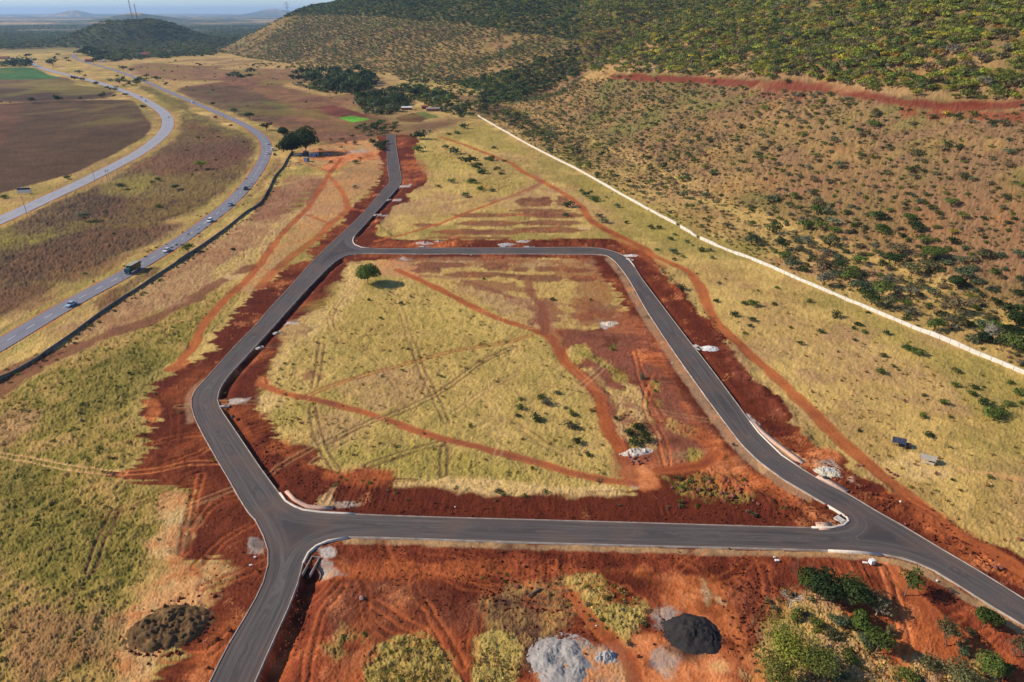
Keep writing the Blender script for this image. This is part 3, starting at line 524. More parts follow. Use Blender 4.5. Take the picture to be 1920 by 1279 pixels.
strip([(580, 740), (630, 720), (705, 697), (780, 677), (855, 657), (960, 640), (997, 628)], .34, 'fred', 'orange', .9, tf=.02, ruts=.75, rag=.15)
for P, o in (([(615, 829), (695, 790), (730, 780), (817, 740), (867, 705), (905, 677), (965, 650)], .75), ([(692, 873), (755, 850), (830, 830)], .8), ([(604, 645), (597, 690), (590, 725)], .7), ([(587, 765), (595, 810), (610, 847), (632, 882)], .6), ([(775, 640), (787, 682), (815, 740), (837, 790)], .6), ([(790, 685), (796, 710), (780, 748)], .5), ([(834, 838), (832, 888)], .7),
             ([(960, 345), (900, 368), (830, 392)], .5), ([(640, 640), (620, 600), (660, 540), (690, 520)], .5), ([(900, 780), (960, 790), (1060, 850), (1130, 830)], .5), ([(970, 700), (900, 740), (860, 770)], .5), ([(215, 960), (190, 1010), (170, 1070)], .9), ([(980, 380), (990, 400), (985, 425)], .6), ([(540, 380), (500, 420)], .3), ([(795, 350), (830, 375), (850, 395)], .4), ([(785, 350), (790, 375), (775, 400)], .5), ([(735, 530), (745, 560), (760, 600), (770, 640)], .4), ([(1000, 500), (1005, 540), (1000, 575)], .3)):
    strip(P, .36, 'dusk2' if o > .55 else 'pink', 'burnt' if o > .55 else 'dusky', o, tf=.02, ruts=.85, rag=.15)
strip([(705, 452), (755, 440), (830, 417), (880, 397), (960, 367), (997, 352), (1017, 342)], 1.3, op=.85, **TR)
strip([(1005, 325), (1012, 345), (960, 370), (920, 376)], 2.2, 'pink', 'dusky', .8, .5, .5, tf=.03, L=2)
strip([(827, 257), (880, 275), (930, 295), (960, 307), (980, 322), (1020, 342), (1060, 365), (1090, 387), (1107, 412), (1130, 427), (1172, 447), (1210, 467), (1225, 480), (1255, 492), (1285, 505), (1310, 532), (1322, 560), (1335, 592), (1352, 615), (1385, 643), (1410, 670), (1440, 693), (1490, 740), (1527, 775), (1577, 827), (1615, 860), (1652, 892), (1690, 920), (1727, 950), (1790, 1000), (1850, 1029), (1920, 1071), (1990, 1115)], 2.0, op=.92, **TR)
strip([(1120, 420), (1150, 440), (1180, 462), (1215, 485), (1240, 500)], 2.8, 'orange', 'mr', .6, 1, 1, tf=.03)
strip([(960, 557), (1010, 565), (1060, 572), (1110, 582), (1160, 592)], 1.3, 'fred', 'pink', .7, .5, .6, tf=.03, L=2)
strip([(790, 517), (855, 522), (905, 537), (960, 557)], 1.0, 'fred', 'pink', .8, .5, .6, tf=.03, L=2)
strip([(990, 530), (1000, 555), (1018, 575), (1020, 600), (1022, 625)], 1.6, 'dusky', 'fred', .8, .5, .8, tf=.03)
strip([(-60, 845), (0, 852), (75, 865), (150, 880), (230, 887)], .28, 'pale', 'or2', .95, tf=.02, ruts=.8, rag=.12)
strip([(230, 887), (287, 882), (350, 867), (412, 865)], .35, 'orange', 'or2', .95, tf=.02, ruts=.8, rag=.12)
strip([(375, 890), (365, 930), (350, 1000), (345, 1035)], .5, 'mr', 'orange', .8, tf=.02, ruts=.8, rag=.2)
for P in ([(470, 980), (420, 1010), (370, 1060)], [(440, 930), (400, 940), (360, 990)], [(500, 1050), (440, 1080), (380, 1100)], [(400, 830), (370, 850), (310, 870)], [(395, 810), (340, 815), (290, 830)], [(440, 1180), (390, 1225), (310, 1235)], [(640, 1100), (600, 1150), (580, 1220), (570, 1290)], [(700, 1130), (760, 1170), (790, 1185)], [(800, 1140), (830, 1190), (865, 1250)], [(1400, 1180), (1440, 1120), (1430, 1060)], [(1760, 965), (1700, 930), (1650, 930)], [(1230, 700), (1210, 760), (1240, 820), (1250, 870)], [(1190, 660), (1215, 740), (1245, 790)]):
    strip(P, .4, 'mr', 'orange', .7, tf=.02, ruts=.85, rag=.25)
strip([(1657, 1059), (1670, 1099), (1685, 1149), (1697, 1196), (1694, 1238)], .38, 'orange', 'or2', .95, tf=.02, ruts=.9, rag=.15)
strip([(1672, 1064), (1715, 1119), (1765, 1159), (1815, 1196), (1865, 1234), (1925, 1280)], 1.2, op=.85, **TR)
strip([(1075, 1118), (1095, 1150), (1140, 1195), (1180, 1235), (1200, 1300)], 1.3, op=.85, **TR)
strip([(1380, 1190), (1400, 1230), (1440, 1300)], 1.6, 'orange', 'or2', .7, 1, 1, tf=.03)
strip([(1800, 880), (1860, 890), (1960, 905)], .8, 'pale', 'or2', .6, .5, .6, tf=.05)
for P in ([(1000, 560), (1030, 560), (1050, 600), (1020, 610)], [(1075, 590), (1110, 585), (1120, 600), (1085, 605)], [(1160, 760), (1180, 750), (1190, 780), (1170, 790)], [(860, 527), (960, 530), (1000, 545), (900, 545)], [(1210, 800), (1222, 790), (1228, 830), (1215, 835)], [(570, 700), (585, 690), (590, 705), (575, 712)]):
    layer(P, 'dusky', 'fred', .7, 1, 2.5, 4, tf=.08)
for P in ([(1040, 500), (1110, 505), (1140, 540), (1150, 600), (1110, 600), (1090, 550)], [(1080, 560), (1150, 575), (1170, 600), (1100, 610)], [(900, 480), (1000, 482), (1000, 492), (900, 492)], [(1150, 840), (1170, 850), (1185, 890), (1150, 900)], [(1100, 690), (1120, 700), (1150, 760), (1125, 750)], [(1000, 600), (1060, 620), (1055, 660), (1030, 640)]):
    layer(P, 'dusky', 'mr', .6, 1.5, 3, 5, tf=.08)
mm = lab == 1
col[mm] = mix(col[mm], C['orange'], sst(.0, .8, .8*n12[mm]+.5*n40[mm]+.2*n4[mm])*np.where(y[mm] < 90, .55, .28)); col[mm] = mix(col[mm], C['or2'], sst(.75, 1.2, n4[mm]+.5*n12[mm]+.6*nf[mm])*.45); col[mm] = mix(col[mm], C['ds2'], sst(.3, 1.0, -n4[mm]-.4*n12[mm])*.45)
rr_ = np.random.default_rng(12); RUTD[0] = .10
def randruts(poly, cnt, ln, c, op, w=.3):
    P = np.array(W(poly)); lo = P.min(0); hi = P.max(0)
    for _ in range(cnt):
        for _t in range(20):
            a = lo+(hi-lo)*rr_.random(2)
            if inside(a[:1], a[1:], [tuple(p) for p in P])[0]: break
        th = rr_.uniform(0, 6.28); L = rr_.uniform(.4, 1)*ln; k = rr_.normal(0, .5); pts_ = [(a[0]+math.cos(th+k*t)*L*t, a[1]+math.sin(th+k*t)*L*t) for t in np.linspace(0, 1, 6)]
        strip(pts_, w, c, None, op*rr_.uniform(.5, 1), tf=.03, ruts=.8, rag=.15, world_pts=True)
randruts([(600, 600), (1000, 560), (1130, 780), (1130, 890), (740, 880), (520, 760)], 12, 50, 'pale', .32); randruts([(600, 600), (1000, 560), (1130, 780), (1130, 890), (740, 880), (520, 760)], 12, 50, 'dusk2', .4)
randruts([(600, 1060), (1400, 1060), (1380, 1120), (960, 1130), (600, 1180)], 20, 22, 'orange', .38); randruts([(640, 1060), (1400, 1060), (1380, 1120), (960, 1130), (640, 1180)], 12, 20, 'ds2', .4)
randruts([(300, 800), (390, 830), (480, 980), (470, 1100), (360, 1200), (350, 900)], 16, 20, 'mr', .5); randruts([(300, 800), (390, 830), (480, 980), (470, 1100), (360, 1200)], 10, 20, 'ds2', .4)
randruts([(1120, 640), (1240, 660), (1330, 850), (1200, 870)], 12, 22, 'mr', .4); randruts([(720, 340), (1100, 340), (1100, 440), (720, 440)], 14, 45, 'mr', .4); randruts([(560, 330), (700, 310), (640, 400), (500, 500), (420, 560)], 12, 50, 'or2', .4)
randruts([(1480, 1110), (1880, 1200), (1880, 1270), (1650, 1240)], 8, 16, 'orange', .5); randruts([(20, 700), (300, 700), (230, 1050), (20, 1000)], 6, 35, 'dusk2', .3)
# red bulldozed road across the hillside
layer([(1088, 135), (1135, 136), (1185, 139), (1260, 143), (1310, 145), (1385, 148), (1440, 152), (1500, 153), (1560, 157), (1615, 167), (1665, 179), (1715, 186), (1790, 190), (1980, 189), (1980, 203), (1790, 206), (1725, 203), (1665, 195), (1615, 184), (1540, 171), (1440, 169), (1385, 163), (1310, 156), (1250, 155), (1190, 151), (1140, 143)], 'fred', 'ds', 1, 2, 2.5, 9, tf=.2, L=2)
layer([(1690, 205), (1760, 208), (1815, 205), (1870, 210), (1980, 208), (1980, 226), (1900, 228), (1850, 222), (1800, 216), (1740, 222), (1705, 218)], 'fred', 'mr', .85, 2, 4, 9, tf=.2)
layer([(1420, 160), (1480, 170), (1540, 176), (1500, 190), (1430, 178), (1400, 168)], 'fred', 'hillp', .7, 3, 6, 12)
layer([(1130, 128), (1300, 138), (1500, 146), (1700, 176), (1900, 184), (1900, 176), (1700, 165), (1500, 135), (1300, 128), (1140, 118)], 'tan', 'hillp', .6, 5, 6, 20)

# ------------------------------------------------------------------ relief
fade = np.clip(1.0-(y-1200)/2500, .25, 1)
z = zb + tuft*(n1*.9+.7*n4+.3*n12+1.0*nf) + dz
LF = (x < -10) & (y < 420)                                # wind-laid grass in the west field: slanting rows
ca, sa = math.cos(R(38)), math.sin(R(38)); uu = x*ca+y*sa; vv = -x*sa+y*ca
wr = fbm(uu/3.2, vv, 1.7, 3, 61)
z = z + np.where(tuft > .2, tuft-.12, 0)*wr*1.1*(x < 0)
col *= np.clip(1+(.13*np.clip(n1, -1, 1)+.22*nf)*(tuft > .12), .4, 1.6)[:, None]; col *= (1+.10*nf*(tuft <= .12))[:, None]
spk = sst(.55, 1.0, n1+.8*nf+.3*n4)*(tuft > .12)*(lab != 4); col = mix(col, C['burnt'], spk*.40)
m = (y < 1100) & (x > -260) & (x < 340)
mi = np.where(m)[0]; X = x[mi]; Y = y[mi]
dO, sO, _ = segdist(X, Y, ROAD, True); inO = inside(X, Y, ROAD)
dI, sI, _ = segdist(X, Y, wI, True); inI = inside(X, Y, wI)
rd = np.where(inO & ~inI, -np.minimum(dO, dI), np.where(inI, dI, dO))      # >0 off the road
sa_ = np.where(dO < dI, sO, sI+7)
soil = (lab[mi] == 1)
zz = z[mi]
rip = (vn(sa_/.42, rd/5+3, 5)+.7*vn(sa_/.95, rd/7, 6)-.85)*2*np.clip(n12[mi]*1.4+.8, 0, 1.2)
rw = soil*sst(1.5, 3, rd)*(1-sst(8, 13, rd)); zz += .13*rip*rw; col[mi] *= np.clip(1+.22*rip*rw+.10*soil*n4[mi], .5, 1.6)[:, None]
zz += np.where(soil, .10*fbm(X, Y, 2.6, 3, 71)+.05*nf[mi], 0)
ev = (rd > 0)*(1-sst(.9, 1.9, rd+.6*n4[mi]))*(lab[mi] == 0)*(Y > 90); col[mi] = mix(col[mi], C['ds'], ev)
zz -= .22*(1-sst(0, 9, rd))*(rd > 0)
def ditch(pts, D, w0, w1, msk=None):
    global zz
    P = smooth(fl(pts), 3); d, s, sd = segdist(X, Y, P); tot = s.max()
    e = sst(0, 2, s)*(1-sst(tot-2, tot, s))
    b = sst(.15, w0, d)*(1-sst(w0+.7, w1, d))
    zz = zz - np.where(rd > 0, D*b*e, 0)
ditch([(566, 1058), (557, 1094), (542, 1134), (517, 1189), (480, 1272), (428, 1400)], 2.0, .9, 6.5)
ditch([(640, 484), (620, 497), (580, 537), (530, 592), (487, 640), (450, 680), (420, 715), (409, 737), (407, 750)], 1.15, .7, 4.2)
ditch([(412, 765), (435, 800), (460, 837), (480, 867), (500, 895), (518, 918)], .8, .6, 3.5)
ditch([(664, 443), (680, 425), (705, 397), (725, 375), (745, 352)], .9, .7, 4.0)
ditch([(1200, 518), (1235, 565), (1292, 640), (1385, 762)], .45, .6, 3.0)
def berm(pts, H, w):
    global zz
    P = smooth(fl(pts), 4); d, s, sd = segdist(X, Y, P)
    zz = zz + H*np.exp(-(d/w)**2)*np.clip(.6+.9*fbm(X, Y, 3.0, 3, 81), 0, 2)
berm([(1000, 452), (1060, 451), (1145, 452)], .9, 2.0); berm([(715, 395), (712, 425), (740, 452)], .6, 2.0)
berm([(1228, 497), (1244, 515), (1274, 545), (1300, 577), (1332, 605)], .9, 1.8); berm([(1374, 665), (1410, 715), (1460, 755), (1490, 790), (1512, 826)], .6, 2.2)
berm([(1350, 905), (1400, 925), (1440, 945), (1500, 955)], .8, 2.2); berm([(1640, 905), (1700, 950), (1760, 985)], .5, 2)
edge = 1-sst(.2, 1.4, rd)
zz = np.where(rd > 0, zz*(1-edge)+np.minimum(zz, -.06)*edge, -.35*sst(0, .5, -rd)-.06)
zz = np.where(rd <= 0, np.minimum(zz, -.06), zz)
z[mi] = zz
for P, hw in ((HWY, HW_W), (OLD, OLD_W)):
    A = np.array(P); m = np.where((x > A[:, 0].min()-10) & (x < A[:, 0].max()+10) & (y > A[:, 1].min()-10) & (y < A[:, 1].max()+10))[0]
    d, _, _ = segdist(x[m], y[m], P); e = 1-sst(hw+.3, hw+2.5, d)
    z[m] = z[m]*(1-e) + e*np.where(d < hw+.2, -.25, 0.0)
# far country: bands of woodland, dry grass and fields
fw = sst(1500, 2600, y)*(hd < 0)
f1 = fbm(x, y*.6, 900, 4, 91); f2 = fbm(x, y*.5, 300, 3, 92)
fc = mix(np.broadcast_to(C['wood'], (n, 3)), C['tan'], sst(.10, .45, f1*.8+f2*.7+.3*fbm(x, y*.4, 130, 3, 93))); fc = mix(fc, C['olive'], sst(.1, .7, f2)*.4)
col = mix(col, fc, fw)
fm = sst(250, 600, y)*(hd < 0); col *= np.clip(1+fm*(.16*fbm(x, y*.7, 26, 3, 94)+.15*fbm(x, y*.7, 9, 2, 95)), .5, 1.5)[:, None]; col = mix(col, C['burnt'], fm*(lab == 0)*sst(.1, .8, fbm(x, y*.6, 75, 4, 96))*.5); col = mix(col, C['wolive'], sst(500, 800, y)*(hd < 0)*sst(.15, .7, fbm(x, y*.7, 60, 3, 98))*.45)
ml = lab == 3; col[ml] *= np.clip(1+.10*n12[ml]+.10*n40[ml]+.13*fbm(x[ml]*.25, y[ml], 6, 2, 97), .6, 1.4)[:, None]
k2 = sst(1, 8, zb)*(hd < 0)*(y > 1500)*(y < 4000)
col = mix(col, C['wood'], k2*.8)
col = np.clip(col, .01, .8)

V = np.stack([x, y, z], 1)
ii = np.arange(n).reshape(shape); F = np.stack([ii[:-1, :-1], ii[:-1, 1:], ii[1:, 1:], ii[1:, :-1]], -1).reshape(-1, 4)
fl_lab = lab[F[:, 0]]
for L, nm in LN.items():
    f = F[fl_lab == L]
    if len(f) == 0: continue
    idx = np.unique(f); inv = np.full(n, -1, np.int32); inv[idx] = np.arange(len(idx), dtype=np.int32)
    me = raw_mesh(nm, V[idx], inv[f], col[idx], True)
    tag(link(nm, me, M_ground), kind='structure')
# land to the sides and behind, seen only from other viewpoints
def skirt(name, poly, zz_=-.5):
    me = bpy.data.meshes.new(name); me.from_pydata([(a, b, zz_) for a, b in poly], [], [tuple(range(len(poly)))]); me.update()
    a = me.attributes.new("Col", 'FLOAT_COLOR', 'POINT')
    for i in range(len(poly)): a.data[i].color = (*C['straw2'], 1)
    tag(link(name, me, M_ground), kind='structure')
skirt('plain', [(-46000, -3000), (46000, -3000), (46000, 46000), (-46000, 46000)], -3.0)

#==PART2==
# ------------------------------------------------------------------ tarred roads
def asphalt(name, c1, c2, dust, sc=(1.3, .03), streak=.35):
    m, nt, b = mat_new(name)
    at = N(nt, "ShaderNodeAttribute"); at.attribute_name = "across"; g = N(nt, "ShaderNodeNewGeometry")
    sx = N(nt, "ShaderNodeVectorMath", _operation='SCALE'); sx.inputs["Scale"].default_value = sc[1]; nt.links.new(g.outputs["Position"], sx.inputs[0])
    cm = N(nt, "ShaderNodeCombineXYZ"); ml = N(nt, "ShaderNodeMath", _operation='MULTIPLY'); ml.inputs[1].default_value = sc[0]; nt.links.new(at.outputs["Fac"], ml.inputs[0]); nt.links.new(ml.outputs[0], cm.inputs[2])
    ad = N(nt, "ShaderNodeVectorMath", _operation='ADD'); nt.links.new(sx.outputs[0], ad.inputs[0]); nt.links.new(cm.outputs[0], ad.inputs[1])
    n1 = N(nt, "ShaderNodeTexNoise", Scale=1.6, Detail=5.0, Roughness=.75); nt.links.new(ad.outputs[0], n1.inputs["Vector"])
    n2 = N(nt, "ShaderNodeTexNoise", Scale=.11, Detail=4.0); nt.links.new(g.outputs["Position"], n2.inputs["Vector"])
    n3 = N(nt, "ShaderNodeTexNoise", Scale=5.0, Detail=3.0); nt.links.new(g.outputs["Position"], n3.inputs["Vector"])
    r1 = N(nt, "ShaderNodeMapRange"); r1.inputs[1].default_value = .38; r1.inputs[2].default_value = .72; nt.links.new(n1.outputs[0], r1.inputs[0])
    jf = N(nt, "ShaderNodeMapRange"); jf.inputs[1].default_value = 3.3; jf.inputs[2].default_value = 4.3; jf.inputs[3].default_value = 1.0; jf.inputs[4].default_value = 0.0; nt.links.new(at.outputs["Fac"], jf.inputs[0]); jm = N(nt, "ShaderNodeMath", _operation='MULTIPLY'); nt.links.new(r1.outputs[0], jm.inputs[0]); nt.links.new(jf.outputs[0], jm.inputs[1]); r1 = jm
    mx = N(nt, "ShaderNodeMix", _data_type='RGBA'); mx.inputs[6].default_value = (*alb(c1), 1); mx.inputs[7].default_value = (*alb(c2), 1); nt.links.new(r1.outputs[0], mx.inputs[0])
    r2 = N(nt, "ShaderNodeMapRange"); r2.inputs[1].default_value = .46; r2.inputs[2].default_value = .72; r2.inputs[4].default_value = .6; nt.links.new(n2.outputs[0], r2.inputs[0])
    ed = N(nt, "ShaderNodeMapRange"); ed.inputs[1].default_value = 1.0; ed.inputs[2].default_value = .15; ed.inputs[4].default_value = .35; nt.links.new(at.outputs["Fac"], ed.inputs[0])
    mxm = N(nt, "ShaderNodeMath", _operation='MAXIMUM'); nt.links.new(r2.outputs[0], mxm.inputs[0]); nt.links.new(ed.outputs[0], mxm.inputs[1])
    mx2 = N(nt, "ShaderNodeMix", _data_type='RGBA'); mx2.inputs[7].default_value = (*alb(dust), 1); nt.links.new(mxm.outputs[0], mx2.inputs[0]); nt.links.new(mx.outputs[2], mx2.inputs[6])
    r3 = N(nt, "ShaderNodeMapRange"); r3.inputs[1].default_value = .3; r3.inputs[2].default_value = .7; r3.inputs[3].default_value = .82; r3.inputs[4].default_value = 1.18; nt.links.new(n3.outputs[0], r3.inputs[0])
    v = N(nt, "ShaderNodeVectorMath", _operation='SCALE'); nt.links.new(mx2.outputs[2], v.inputs[0]); nt.links.new(r3.outputs[0], v.inputs["Scale"])
    nt.links.new(v.outputs[0], b.inputs["Base Color"]); b.inputs["Roughness"].default_value = .8; b.inputs["Specular IOR Level"].default_value = .3
    bp = N(nt, "ShaderNodeBump", Strength=.5, Distance=.01); nt.links.new(n3.outputs[0], bp.inputs["Height"]); nt.links.new(bp.outputs[0], b.inputs["Normal"]); return m
M_tar = asphalt("new_tar", (74, 67, 64), (116, 106, 98), (118, 92, 76))
M_hwy = asphalt("old_tar", (120, 118, 126), (146, 142, 146), (150, 142, 140))
M_old = asphalt("worn_tar", (158, 156, 160), (180, 176, 176), (182, 172, 162))
A = np.array(ROAD); gx, gy = np.meshgrid(np.arange(A[:, 0].min(), A[:, 0].max(), 1.5), np.arange(A[:, 1].min(), A[:, 1].max(), 1.5)); gx = gx.ravel()+rng.uniform(-.3, .3, gx.size); gy = gy.ravel()+rng.uniform(-.3, .3, gy.size)
msk = inside(gx, gy, ROAD) & ~inside(gx, gy, wI); gx = gx[msk]; gy = gy[msk]
dd = np.minimum(segdist(gx, gy, ROAD, True)[0], segdist(gx, gy, wI, True)[0]); gx = gx[dd > .7]; gy = gy[dd > .7]
pts = list(ROAD)+list(wI); eR = [(i, (i+1) % len(ROAD)) for i in range(len(ROAD))]; k = len(ROAD); eI = [(k+i, k+(i+1) % len(wI)) for i in range(len(wI))]
vv_, ee_, ff_, *_r = delaunay_2d_cdt([Vector(p) for p in pts]+[Vector((a, b)) for a, b in zip(gx, gy)], eR+eI, [], 0, 1e-4)
vx = np.array([v[0] for v in vv_]); vy = np.array([v[1] for v in vv_]); ff = np.array([f for f in ff_ if len(f) == 3])
cx = vx[ff].mean(1); cy = vy[ff].mean(1); ff = ff[inside(cx, cy, ROAD) & ~inside(cx, cy, wI)]
ar = (vx[ff[:, 1]]-vx[ff[:, 0]])*(vy[ff[:, 2]]-vy[ff[:, 0]])-(vy[ff[:, 1]]-vy[ff[:, 0]])*(vx[ff[:, 2]]-vx[ff[:, 0]]); ff[ar < 0] = ff[ar < 0][:, ::-1]
ac = np.minimum(segdist(vx, vy, ROAD, True)[0], segdist(vx, vy, wI, True)[0])
tag(link('road', raw_mesh('road', np.stack([vx, vy, 0*vx], 1), ff, extra=dict(across=ac)), M_tar), kind='structure')
def frame(P, closed=False):
    P = np.array(P); 
    T = (np.roll(P, -1, 0)-np.roll(P, 1, 0)) if closed else np.gradient(P, axis=0)
    T = T/np.maximum(np.linalg.norm(T, axis=1, keepdims=True), 1e-6); return P, np.stack([-T[:, 1], T[:, 0]], 1)
def sweep(P, prof, closed=False, base=None, cap=True):
    """profile [(offset to the left, height)] swept along P"""
    P, Nn = frame(P, closed); n_ = len(P); k = len(prof); V = np.zeros((n_, k, 3))
    for j, (o_, h_) in enumerate(prof):
        V[:, j, :2] = P+Nn*o_; V[:, j, 2] = h_
        if base is not None: V[:, j, 2] += base
    I = np.arange(n_*k).reshape(n_, k); nx = np.roll(I, -1, 0) if closed else I[1:]; I0 = I if closed else I[:-1]
    F = [np.stack([I0[:, j], nx[:, j], nx[:, j+1], I0[:, j+1]], 1) for j in range(k-1)]
    if cap and not closed and k == 4: F.append(np.array([[I[0, 0], I[0, 1], I[0, 2], I[0, 3]], [I[-1, 3], I[-1, 2], I[-1, 1], I[-1, 0]]]))
    return V.reshape(-1, 3), np.concatenate(F)
M_kerb = plain("kerb_concrete", (166, 152, 138), vary=.4, scale=.5); M_kerbw = plain("new_kerb_concrete", (224, 208, 188), vary=.2, scale=1.5)
for P, cl, s in ((wL, False, 1), (wR, False, 1), (wB, False, 1), (wI, True, 0)):
    # which side is off the road
    Q, Nn = frame(P, cl); tst = Q[len(Q)//2]+Nn[len(Q)//2]*.5; onroad = bool((inside(tst[:1], tst[1:], ROAD) & ~inside(tst[:1], tst[1:], wI))[0]); s = -1 if onroad else 1
    Vv, Ff = sweep(P, [(s*.0, -.05), (s*.02, .10), (s*.22, .12), (s*.26, -.55)], cl); Ff = Ff[:, ::-1] if s > 0 else Ff
    tag(link('kerb', raw_mesh('kerb', Vv, Ff), M_kerb), kind='structure')
def sub(P, a, b):
    P = np.array(P); a = np.array(flat(*a)).ravel(); b = np.array(flat(*b)).ravel(); i = int(np.argmin(((P-a)**2).sum(1))); j = int(np.argmin(((P-b)**2).sum(1)))
    return [tuple(p) for p in (P[min(i, j):max(i, j)+1])]
for P, a, b in ((wR, (663, 444), (700, 466)), (wB, (652, 1006), (566, 1062)), (wI, (524, 926), (665, 965)), (wI, (1524, 990.5), (1560, 951)), (wB, (1652, 1038), (1552, 1031)), (wR, (1175, 484), (1190, 500)), (wR, (1405, 790), (1500, 878))):
    P = sub(P, a, b) if not (P is wI and a[0] < 600) else smooth(fl([(523, 925), (534, 940), (550, 950), (567, 957), (600, 961.5), (665, 965)]), 2)
    Q, Nn = frame(P); tst = Q[len(Q)//2]+Nn[len(Q)//2]*.5; onroad = bool((inside(tst[:1], tst[1:], ROAD) & ~inside(tst[:1], tst[1:], wI))[0]); s = -1 if onroad else 1
    Vv, Ff = sweep(P, [(s*-.04, -.02), (s*-.02, .17), (s*.40, .19), (s*.44, -.5)]); Ff = Ff[:, ::-1] if s > 0 else Ff
    tag(link('kerb', raw_mesh('kerb', Vv, Ff), M_kerbw), kind='structure')
def ribbon(name, P, hw, z_, mat):
    P, Nn = frame(P); offs = np.linspace(-hw, hw, 7); V = np.zeros((len(P), 7, 3)); V[:, :, :2] = P[:, None]+Nn[:, None]*offs[None, :, None]; V[:, :, 2] = z_
    I = np.arange(len(P)*7).reshape(-1, 7); F = np.stack([I[:-1, :-1], I[1:, :-1], I[1:, 1:], I[:-1, 1:]], -1).reshape(-1, 4)[:, ::-1]
    return tag(link(name, raw_mesh(name, V.reshape(-1, 3), F, extra=dict(across=np.tile(hw-np.abs(offs), len(P)) if name != 'x' else 0)), mat), kind='structure')
ribbon('highway', HWY, HW_W, .06, M_hwy); ribbon('old_highway', OLD, OLD_W, .06, M_old)
M_paint = plain("road_paint", (226, 226, 222), vary=.15)
def dashes(P, off, ln, gap, w, zc=.066):
    P = np.array(P); s = np.r_[0, np.cumsum(np.linalg.norm(np.diff(P, axis=0), axis=1))]; V = []; F = []
    a = 0.0
    while a+ln < s[-1]:
        q0 = np.array([np.interp(a, s, P[:, 0]), np.interp(a, s, P[:, 1])]); q1 = np.array([np.interp(a+ln, s, P[:, 0]), np.interp(a+ln, s, P[:, 1])]); t = (q1-q0)/max(np.linalg.norm(q1-q0), 1e-6); nn = np.array([-t[1], t[0]])
        k = len(V)
        for p in (q0+nn*(off-w), q0+nn*(off+w), q1+nn*(off+w), q1+nn*(off-w)): V.append((p[0], p[1], zc))
        F.append((k+3, k+2, k+1, k)); a += ln+gap
    return V, F
for P, o_, ln, gp, w in ((HWY, 0, 4, 5, .10), (OLD, 0, 5, 7, .09)):
    Vv, Ff = dashes(P, o_, ln, gp, w); tag(link('lane_marking', raw_mesh('lane_marking', Vv, Ff), M_paint), kind='structure')

# ------------------------------------------------------------------ walls
def wall(pts, H, T, mat, label, cat, group=None, post=3.0, zj=.1, name='boundary_wall'):
    P = smooth(fl(pts) if pts[0][1] > 240 or name == 'boundary_wall' else W(pts), 3.0); P = np.array(P)
    base = h0(P[:, 0], P[:, 1]); r = np.random.default_rng(3); hz = H+np.repeat(r.normal(0, zj, len(P)//4+1), 4)[:len(P)]
    root = empty(name, (0, 0, 0)); tag(root, label, cat, group)
    V, F = sweep(P, [(-T/2, -.5), (-T/2, 0), (T/2, 0), (T/2, -.5)], base=base); V = V.reshape(-1, 4, 3); V[:, 1:3, 2] += hz[:, None]; V = V.reshape(-1, 3)
    link('panel_run', raw_mesh('panel_run', V, F), mat, root)
    V, F = sweep(P, [(-T/2-.05, 0), (-T/2-.05, .08), (T/2+.05, .08), (T/2+.05, 0)], base=base+hz); link('coping', raw_mesh('coping', V, F), mat, root)
    mb = MB()
    for i in range(0, len(P)): mb.box((P[i, 0], P[i, 1], base[i]+hz[i]/2-.1), (T+.14, T+.14, hz[i]+.35))
    mb.build('posts', mat, root)
    return root
M_whitewall = plain("white_wall", (214, 202, 184), vary=.18, scale=.6); M_darkwall = plain("dark_wall", (124, 114, 104), vary=.2, scale=.4)
WW = [(896, 218), (925, 235), (960, 255), (1005, 280), (1050, 303), (1088, 322), (1170, 369), (1245, 410)]
wall(WW+[(1268, 422)], 1.25, .16, M_whitewall, "long white perimeter wall at the hill foot, far stretch beyond its first gap", 'wall', 'white perimeter wall')
wall([(1275, 427), (1306, 445)], 1.25, .16, M_whitewall, "short white wall stretch between the two gaps", 'wall', 'white perimeter wall')
wall([(1312, 449), (1355, 467), (1440, 500), (1500, 527), (1560, 552), (1690, 607), (1780, 644), (1920, 702), (2040, 752), (2300, 862)], 1.25, .16, M_whitewall, "long white perimeter wall crossing the slope foot, near stretch reaching the photo edge", 'wall', 'white perimeter wall')
wall([(-60, 746), (0, 713), (60, 680), (112, 646), (200, 581), (300, 515), (362, 474), (425, 429), (462, 399), (485, 385), (505, 354), (517, 330), (530, 315), (540, 297), (549, 284)], 1.0, .15, M_darkwall, "long dark grey precast wall running beside the highway", 'wall', None)

